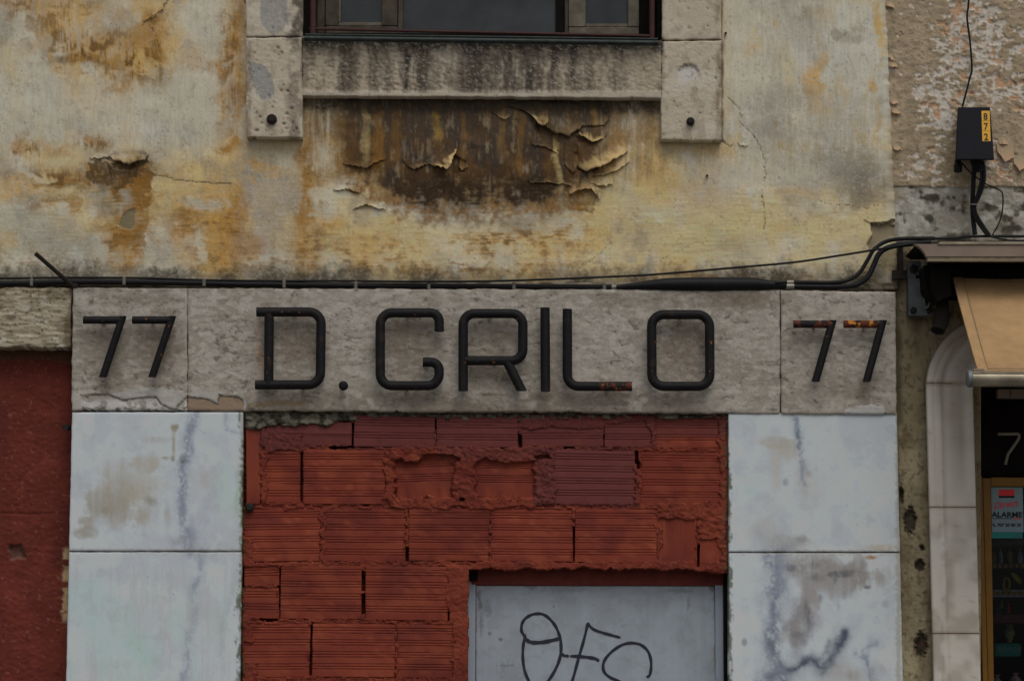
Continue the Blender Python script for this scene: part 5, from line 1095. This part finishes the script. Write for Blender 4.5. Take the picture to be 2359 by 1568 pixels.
# ------------------------------------------------------------------ the box on the neighbouring wall
def jbox():
    t = thing('junction_box', 'dark navy cable box with a yellow 872 strip on the beige wall', 'junction box', tuple(UP(2245, 372, .0)))
    a = [UP(2208,247,-.085), UP(2281,247,-.085), UP(2290.5,367,-.13), UP(2202.5,367,-.13)]
    w = .004
    b = [UP(2206,245,-.0), UP(2281,245,-.0), UP(2286,372,.0), UP(2199,372,.0)]
    lid = [Vector(p) for p in a]; V = [tuple(p) for p in lid]; 
    rim = [p+Vector((0, .022, 0)) for p in lid]; inr = [p.lerp(sum(lid, Vector())/4, .035)+Vector((0, .022, 0)) for p in lid]
    V += [tuple(p) for p in rim] + [tuple(p) for p in inr]
    Q = [(0,3,2,1)] + [(i, (i+1) % 4, 4+(i+1) % 4, 4+i) for i in range(4)] + [(4+i, 4+(i+1) % 4, 8+(i+1) % 4, 8+i) for i in range(4)]
    ld = raw('lid', V, Q, M['boxpl'], t, None, False)
    bv = ld.modifiers.new('edge', 'BEVEL'); bv.width = .004; bv.segments = 2; bv.limit_method = 'ANGLE'
    bk = [p.lerp(sum(b, Vector())/4, .04) for p in b]
    V = [tuple(p+Vector((0, -.002, 0))) for p in inr] + [tuple(p) for p in bk]
    raw('case', V, [(0,1,2,3)[::-1]] + [(i, (i+1) % 4, 4+(i+1) % 4, 4+i) for i in range(4)], M['boxpl'], t, None, False)
    def onlid(x, y, off):                                            # grid position on the tilted lid
        d = -.085 - .045*(y-247)/120; return UP(x, y, d-off)
    for i, (dg, y0, y1) in enumerate((('8',255.5,278.5),('7',279.2,301.5),('2',302.2,325.5))):
        sx = lambda y: (y-255.5)*.031
        P = [onlid(2261+sx(y0), y0, .0012), onlid(2280+sx(y0), y0, .0012), onlid(2280+sx(y1), y1, .0012), onlid(2261+sx(y1), y1, .0012)]
        B = [p+Vector((0, .002, 0)) for p in P]
        pl = raw('number_tile', [tuple(p) for p in P+B], [(0,3,2,1)]+[(k, (k+1) % 4, 4+(k+1) % 4, 4+k) for k in range(4)], M['yellow'], t, None, False)
        xm = 2270.5+sx((y0+y1)/2); o = text('digit', dg, xm, y1-2.6, 17.5, 0, M['digit'], pl, .022, 0, .82)
        p = onlid(xm, y1-2.6, .0026); o.location = p - WLOC[pl.name]; o.rotation_euler = (-math.atan2(.045, .19), 0, 0)
    lathe('cable_gland', [(0, 0), (.013, 0), (.0155, .006), (.0155, .028), (.012, .032), (.012, .045)], UP(2207, 397, -.055), (0, 0, 1), M['cable'], t, 14)
    tube('gland_trunk', smooth_path([UP(2247, 366, -.06), UP(2252, 380, -.055), UP(2256, 396, -.05)], 5), .022, M['cable'], t, 12)
    return t
jbox()
JG = 'black cables hanging below the dark box'
cable('straight black cable dropping from the dark box down to the awning', [(2246,372,-.05),(2243,406,-.045),(2241.6,440,-.04),(2240.5,469,-.03),(2241.6,502,-.02),(2246,540,-.02)], 5.6, -.04, group=JG)
cable('bulging black cable that bows right under the dark box then splays to the awning', [(2262,372,-.06),(2266,392,-.06),(2266,417,-.06),(2256,450,-.05),(2245,471,-.045),(2247,491,-.04),(2262,518,-.03),(2279,542,-.025)], 5.0, -.04, group=JG)
cable('second splayed black cable beside the bowed one', [(2256,378,-.07),(2260,410,-.07),(2252,445,-.062),(2243,470,-.055),(2243,494,-.05),(2257,520,-.035),(2274,543,-.03)], 2.8, -.05, group=JG)
cable('thin black wire looping out to the right below the dark box', [(2214,374,-.06),(2236,398,-.06),(2254,412,-.06),(2272,424,-.05),(2296,435,-.04),(2307.5,442,-.03),(2310.7,458,-.03),(2308.5,491,-.02),(2300.7,515,-.02),(2286,542,-.02)], 1.7, -.04, group=JG)
tie = thing('cable_tie', 'grey tie wrapped round the cables below the dark box', 'cable tie', tuple(UP(2238, 471, -.04)))
tube('band', fillet([UP(2236,471,-.02), UP(2236,471,-.066), UP(2251,471,-.066), UP(2251,471,-.02)], .008, 4), .0025, M['clip'], tie, 8); tube('tail', [UP(2236,471,-.06), UP(2226,470.5,-.06)], .002, M['clip'], tie, 6)

# ------------------------------------------------------------------ awning
def awning():
    t = thing('awning', 'tan fabric awning half unrolled from a mauve brown housing over the shop door', 'awning', tuple(UP(2250, 600, .0)))
    XR = 3100
    prism('housing_front', [(2105,562),(2114,566),(2123,573),(2130,582),(2134,590.5),(XR,592),(XR,563)], -.30, -.27, M['cassette'], t)
    prism('housing_lid', [(2166,556.5),(XR,556.5),(XR,562.4),(2160,562.4)], -.306, .0, M['alu'], t)
    prism('housing_top', [(2110,563),(XR,563),(XR,570),(2122,570)], -.269, .0, M['dark'], t)
    prism('housing_lip', [(2136,591),(XR,592.5),(XR,598),(2138,598)], -.296, -.27, M['lip'], t); prism('lip_edge', [(2136,598.4),(XR,598.6),(XR,601),(2138,601)], -.303, -.27, M['alu'], t)
    prism('housing_back', [(2140,575),(XR,575),(XR,690),(2140,690)], -.01, .02, M['dark'], t)
    tube('roller', [UP(2150, 626, -.09), UP(XR, 626, -.09)], .042, M['dark'], t, 16); tube('torsion_bar', [UP(2128, 668, -.07), UP(XR, 668, -.07)], .022, M['dark'], t, 8)
    br = prism('wall_bracket', [(2093,602),(2121,602),(2124,640),(2132,662),(2134,700),(2149,712),(2149,726),(2093,726)], -.030, .02, M['steel'], t)
    for x, y, r in ((2104,620,.017),(2104,715,.013),(2141,716,.012)): lathe('bolt', [(0, .014), (r*.6, .014), (r, .009), (r, 0)], UP(x, y, -.030), (0, -1, 0), M['iron'], br, 6)
    prism('bracket_cheek', [(2128,612),(2150,606),(2156,660),(2146,690),(2132,664)], -.16, -.04, M['dark'], t); prism('bracket_slot', [(2110,634),(2121,634),(2121,641),(2110,641)], -.0325, -.02, M['dark'], br)
    prism('side_plate', [(2056,622),(2094,622),(2094,642),(2056,642)], -.004, .02, M['iron'], t); prism('side_hook', [(2070,560),(2080,560),(2082,640),(2070,640)], .0, .02, M['iron'], t)
    prism('arm_joint', [(2148,618),(2188,616),(2192,680),(2160,694),(2146,672)], -.20, -.08, M['dark'], t)
    tube('crank_eye', fillet([UP(2124,664,-.04), UP(2130,690,-.05), UP(2128,712,-.05), UP(2139,706,-.06), UP(2142,688,-.07), UP(2134,678,-.07)], .012, 4), .0032, M['steel'], t, 8)
    tube('folding_arm', smooth_path([UP(2168,680,-.14), UP(2172,715,-.16), UP(2166,745,-.2), UP(2160,762,-.24)], 5), [.024]*6+[.030]*5+[.026]*5, M['dark'], t, 10, flat=.6)
    # fabric from the roller down to the front bar
    A, B = (2187, 611, -.05), (2252.5, 858, -.62)
    fm = M['fabric']
    def fab(name, x0, x1, off, mat):
        V = []; Q = []; n = 14; m = 30
        a, b = UP(*A), UP(*B); 
        for i in range(n+1):
            f = i/n; y = a.y+(b.y-a.y)*f; z = a.z+(b.z-a.z)*f - .010*math.sin(f*math.pi); xl = a.x+(b.x-a.x)*f
            for j in range(m+1): V.append((xl+x0+(x1-x0)*j/m, y-off*.4, z+off + .003*math.sin((x0+(x1-x0)*j/m)*24+f*2)))
        for i in range(n):
            for j in range(m): k = i*(m+1)+j; Q.append((k, k+m+1, k+m+2, k+1))
        n0 = len(V); V += [(x, y+.0012, z-.0016) for x, y, z in V]; Q += [tuple(q_+n0 for q_ in q[::-1]) for q in Q]
        return raw(name, V, Q, mat, t, None, True)
    f = fab('fabric', 0, 1.5, 0, fm); fab('side_hem', .0005, .036, .0045, fm).parent = t
    s0 = UP(*A)+Vector((.036, -.004, .003)); s1 = UP(*B)+Vector((.036, -.004, .003)); tube('hem_seam', [s0, s1], .0011, M['lip'], t, 6)
    b0 = UP(2250, 848, -.602); tube('hem_seam', [b0, b0+Vector((1.4, 0, 0))], .0011, M['lip'], t, 6)
    c0 = UP(2235, 872, -.625)
    fb = tube('front_bar', [c0, c0+Vector((1.5, 0, -.002))], .0275, M['alu'], t, 20, flat=1.0)
    tube('bar_groove', [c0+Vector((.004, -.022, .017)), c0+Vector((1.5, -.022, .015))], .004, M['lip'], t, 8)
    lathe('end_cap', [(0, .012), (.024, .012), (.030, .008), (.030, -.004), (.0276, -.006)], c0, (-1, 0, 0), M['steel'], t, 24)
    boxw('fabric_clamp', tuple(c0+Vector((.010, -.012, .024))), tuple(c0+Vector((.048, .012, .034))), M['cassette'], t, .002)
M['fabric'] = m_plain('tan_canvas', c(138, 110, 77), .9, 0, ((3, .84, 1.1), (22, .9, 1.08), (900, .82, 1.18)), ((700, .4, .002, (1, 1, 1)), (9, .3, .02, (1.6, .6, .6))))
awning()

# ------------------------------------------------------------------ moulded stone door surround
def surround():
    t = thing('door_surround', 'pale moulded stone door surround with a rounded corner under the awning', 'door surround', tuple(UP(2200, 2640, .0)))
    CX, CY, RO = 2300., 893., 168.
    path = []
    for y in (2640, 2300, 2000, 1780): path.append((2131.5+(y-893)*.0262, y, 1, 0))
    for y in np.arange(1775, 893, -6.0): path.append((2131.5+(y-893)*.0262, y, 1, 0))
    for a in np.linspace(0, math.pi/2, 40): path.append((CX-RO*math.cos(a), CY-RO*math.sin(a), math.cos(a), math.sin(a)))
    for x in (2340, 2420, 2560, 2800, 3100): path.append((x, CY-RO, 0, 1))
    PR = [(0,-.02),(0,.040),(1.5,.050),(5,.054),(17,.056),(19.5,.0535),(22,.0535),(25,.057),(33,.058),(36,.055),(38,.047),(48,.041),(62,.038),(80,.040),(96,.045),(106,.050),(109,.050),(110,.047),(110,-.12)]
    def sc(X, Y, k):
        n1 = fbm(X/30, Y/60, 4, 260); nf = fbm(X/5, Y/7, 3, 261); st = fbm(X/9, Y/130, 3, 262)
        col = np.empty(X.shape+(3,)); col[:] = c(166, 160, 150)
        col = mixc(col, c(152, 144, 132), .5*ss(.45, .68, n1)); col = mixc(col, c(172, 168, 160), .6*ss(.5, .7, fbm(X/50, Y/50, 3, 263)))
        strk = np.exp(-((k-72)/11.0)**2)*ss(1200, 1000, Y)+.5*np.exp(-((k-30)/9.0)**2)*ss(990, 880, Y)
        col = mixc(col, c(96, 84, 68), .75*np.clip(strk*(.5+st), 0, 1)); col = mixc(col, c(104, 90, 70), .6*ss(880, 780, Y+(n1-.5)*70)*ss(60, 20, k)); col = mixc(col, c(110, 98, 84), .35*ss(1180, 1240, Y)*ss(.5, .66, n1))
        col = mixc(col, c(120, 108, 92), .4*ss(.76, .84, nf)); col = mixc(col, c(84, 76, 62), .7*(1-ss(0, 4, k)))
        for jy in JO: col = mixc(col, c(110, 92, 70), .6*(1-ss(1, 5, np.abs(Y-jy))))
        return np.clip(col, .003, .8)
    JO = (882, 1167, 1458, 1760)
    path = np.array(path)
    # insert the joints exactly
    segs = []; cuts = [2640] + [j for j in JO[::-1]]
    def pts_between(y1, y0):
        m = [p for p in path if y0+.5 < p[1] < y1-.5 and p[3] == 0]
        e = lambda y: (2131.5+(y-893)*.0262, y, 1, 0)
        return [e(y1)] + m + [e(y0)]
    for a, b in zip(cuts[:-1], cuts[1:]): segs.append(pts_between(a-.7, b+.7))
    segs.append([(2131.2, 881.3, 1, 0)] + [p for p in path if p[1] < 881 or p[3] > .05 and p[1] < 881])
    for sg in segs:
        sg = np.array(sg); k = np.array([p[0] for p in PR]); d = np.array([p[1] for p in PR])
        X = sg[:, 0][:, None]+sg[:, 2][:, None]*k[None, :]; Y = sg[:, 1][:, None]+sg[:, 3][:, None]*k[None, :]
        K_ = np.broadcast_to(k[None, :], X.shape); dep = .012-np.broadcast_to(d[None, :], X.shape) + (fbm(X/40, Y/40, 3, 264)-.5)*.004
        grid('moulded_stone', X[::-1], Y[::-1], dep[::-1], sc(X, Y, K_)[::-1], M['marble'], t, None, None)
surround()

# ------------------------------------------------------------------ shop door, numeral, notice and goods behind the glass
def shop():
    t = thing('shopfront', 'ochre framed glazed shop front with a dark transom at the right edge', 'shopfront', tuple(UP(2400, 2640, .1)))
    boxp('edge_strip', 2243.5, 890, 2249, 1800, .085, .2, M['alu'], t, 0)
    boxp('transom_panel', 2249, 690, 3000, 1090, .13, .15, M['transom'], t, 0); boxp('transom_bar', 2249, 1085, 3000, 1096, .11, .17, M['dark'], t, .002)
    def stile(n, x, w, f): 
        P = [(x,1097),(x+w,1097),(x+w+9+24,2640),(x+9+17,2640)]; return prism(n, P, f, .17, M['bronze'], t)
    prism('frame_jamb', [(2252,1097),(2263,1097),(2275.6,1570),(2304,2640),(2290,2640),(2265,1570)], .088, .17, M['bronze'], t)
    lf = prism('door_leaf', [(2264.5,1101),(2282,1101),(2289.5,1570),(2322,2640),(2306,2640),(2277,1570)], .096, .14, M['bronze'], t)
    boxp('top_rail', 2282.5, 1101, 3000, 1119.5, .098, .14, M['bronze'], t, .002)
    boxp('pane', 2281, 1119, 3000, 2640, .118, .122, M['shopglass'], t, 0)
    boxp('transom_lamp', 2298, 896, 2440, 916, .09, .13, M['cassette'], t, .003); boxp('lamp_joint', 2327, 896, 2328.4, 915, .0885, .1, M['dark'], t, 0)
    # the room behind
    r = thing('shop_interior', 'dark interior of the shop behind the glass door', 'interior', tuple(UP(2500, 2640, .6)))
    boxp('back_wall', 2160, 690, 3200, 2640, .80, .85, M['room'], r, 0); boxp('side_wall', 2200, 690, 2243, 2640, .18, .8, M['room'], r, 0); boxp('ceiling', 2200, 640, 3200, 690, .16, .8, M['room'], r, 0); boxp('side_wall', 3000, 690, 3010, 2640, .1, .8, M['room'], r, 0)
    nm = thing('numeral', 'white tubular numeral 7 on the dark transom of the shop front', 'numeral', tuple(UP(2320, 1072, .12)))
    tube('stroke', fillet([UP(2299, 999.5, .118), UP(2350, 999, .118), UP(2346, 1012, .118), UP(2322, 1046, .118), UP(2316, 1070, .118)], .016, 5), 3.6*PX, M['neon'], nm, 10)
    s = thing('notice', 'pale blue alarm notice with red script stuck inside the shop door', 'sign', tuple(UP(2318, 1224, .116)))
    boxp('card', 2284, 1121.5, 2357, 1224.5, .113, .1165, M['paper'], s, 0); boxp('teal_base', 2284, 1225, 2356, 1239, .114, .1165, M['teal'], s, 0)
    boxp('logo_block', 2301, 1127, 2337, 1141, .1115, .1135, M['redprint'], s, 0); boxp('logo_bar', 2301, 1141.5, 2337, 1146, .1115, .1135, M['digit'], s, 0)
    o = text('script', 'Direct', 2317, 1168, 15, .1118, M['redprint'], s, .012, .35, 1.05); o.rotation_euler = (0, -.16, 0)
    text('lettering', 'ALARME', 2320, 1190.5, 12.5, .1118, M['digit'], s, .035, 0, 1.12); text('lettering', '707 20 00 20', 2325, 1212, 7.6, .1118, M['digit'], s, .03, 0, 1.0)
    boxp('rule', 2288, 1193, 2334, 1194.2, .1115, .1135, M['digit'], s, 0); boxp('rule', 2336, 1192.6, 2353, 1195, .1115, .1135, M['redprint'], s, 0)
    tube('handset', smooth_path([UP(2288,1205,.1118), UP(2289.5,1209,.1118), UP(2293.5,1211.5,.1118)], 4), .0022, M['digit'], s, 6)
    # shelves and goods
    sh = thing('display_shelf', 'narrow dark shelves with patterned edging behind the shop glass', 'shelf', tuple(UP(2360, 1560, .2)))
    Y0 = .17
    for y, g, mt in ((1255,14,'grey_edge'),(1310,13,'purple_edge'),(1374,16,'white_edge'),(1434,19,'maroon_edge')):
        boxp('shelf_board', 2284, y-g, 2520, y, Y0, .5, M[mt], sh, .001)
    for y, cl, w in ((1303,'mustard',6),(1366,'mustard',8)):
        for k in range(6): boxp('edge_spot', 2288+k*13, y-5, 2288+k*13+w, y+4, Y0-.002, Y0+.01, M[cl], sh, .001)
        for k in range(5): boxp('edge_spot', 2296+k*13, y-4, 2300+k*13, y+3, Y0-.002, Y0+.01, M['plum'], sh, .001)
    def bottle(label, x, yb, h, w, mt, cat='bottle', prof=None):
        q = thing('bottle' if cat == 'bottle' else cat.replace(' ', '_'), label, cat, tuple(UP(x, yb, Y0+.06)))
        p = prof or [(0,0),(.9,0),(1,.06),(1,.55),(.55,.72),(.35,.78),(.35,.92),(.45,.92),(.45,1),(0,1)]
        lathe('body', [(r_*w*PX/2, f_*h*PX) for r_, f_ in p], UP(x, yb, Y0+.06), (0, 0, 1), M[mt], q, 14); return q
    bottle('yellow bottle on the top shelf behind the shop glass', 2327, 1296, 38, 13, 'mustard'); bottle('small silvery bottle left on the top shelf behind the shop glass', 2306, 1296, 36, 9, 'silver'); bottle('tall white bottle at the right of the top shelf', 2351, 1310, 52, 13, 'silver')
    bottle('small gold jar at the left end of the top shelf', 2290, 1296, 28, 12, 'mustard', 'jar', [(0,0),(.8,0),(1,.2),(1,.6),(.6,.8),(.7,1),(0,1)])
    rg = thing('ring_toy', 'gold and rust ring leaning on the second shelf', 'ring', tuple(UP(2319, 1358, Y0+.02)))
    tube('ring', [UP(2319+7*math.cos(a), 1345+15*math.sin(a), Y0-.01) for a in np.linspace(0, 2*math.pi, 17)[:-1]], .0045, M['mustard'], rg, 8, True)
    lf2 = thing('paper_leaf', 'ochre paper leaf hanging right of the ring', 'leaf', tuple(UP(2340, 1345, Y0)))
    prism('leaf', [(2328,1317),(2340,1320),(2352,1334),(2354,1346),(2344,1340),(2334,1330)], Y0-.005, Y0, M['mustard'], lf2)
    bottle('dark blue pouch on the third shelf', 2299, 1421, 36, 14, 'bluecloth', 'pouch', [(0,0),(.9,0),(1,.3),(.8,.7),(.4,.85),(.6,1),(0,1)])
    bottle('red beaded figure on the third shelf', 2324, 1412, 26, 8, 'redprint', 'figurine', [(0,0),(1,.05),(.5,.3),(1,.45),(.4,.65),(.9,.8),(.5,1),(0,1)])
    bottle('cream curl hanging beside the dark blue pouch', 2308, 1403, 28, 7, 'cream', 'ornament', [(0,0),(.6,.1),(1,.3),(.5,.55),(.6,.8),(.3,1),(0,1)])
    bottle('beige shell shaped vase below the maroon shelf', 2326, 1479, 42, 26, 'cream', 'vase', [(0,0),(.35,0),(.5,.12),(1,.5),(.95,.62),(.6,.75),(.7,1),(.5,1),(0,.96)])
    tr = thing('tray', 'teal tray with a white scribbled pattern below the beige vase', 'tray', tuple(UP(2320, 1512, Y0)))
    boxp('tray_front', 2291, 1481, 2352, 1511, Y0-.01, Y0+.2, M['teal'], tr, .003)
    for k in range(9):
        x = 2296+k*6.2; tube('scribble', smooth_path([UP(x,1505-(k % 3)*3,Y0-.0105), UP(x+4,1492,Y0-.0105), UP(x+7,1488+(k % 2)*4,Y0-.0105), UP(x+5,1499,Y0-.0105)], 4), .0009, M['paper'], tr, 5)
    for x, y, lb in ((2296,1566,'pink cloth bag at the foot of the shelves, left'),(2340,1562,'pale pink cloth bag at the foot of the shelves, right')):
        bottle(lb, x, y+26, 40, 30, 'pink', 'cloth bag', [(0,0),(.9,0),(1,.3),(.85,.6),(.35,.82),(.6,1),(0,.97)])
    bx = thing('shelf_cabinet', 'dark cabinet under the shelves behind the shop glass', 'cabinet', tuple(UP(2360, 2640, .3)))
    boxp('carcass', 2286, 1594, 2520, 2640, Y0+.01, .5, M['room'], bx, .002)
M['transom'] = m_plain('dark_lacquer', c(15, 8, 7), .5, 0, ((5, .7, 1.2),), None, None, .1)
for n_, rgb_ in (('mustard',(120,92,20)),('plum',(70,34,60)),('silver',(130,132,134)),('bluecloth',(30,36,70)),('cream',(130,116,80)),('pink',(140,104,116)),('grey_edge',(66,58,52)),('purple_edge',(46,24,36)),('white_edge',(120,114,120)),('maroon_edge',(74,18,24))): goods(n_, rgb_)
shop()
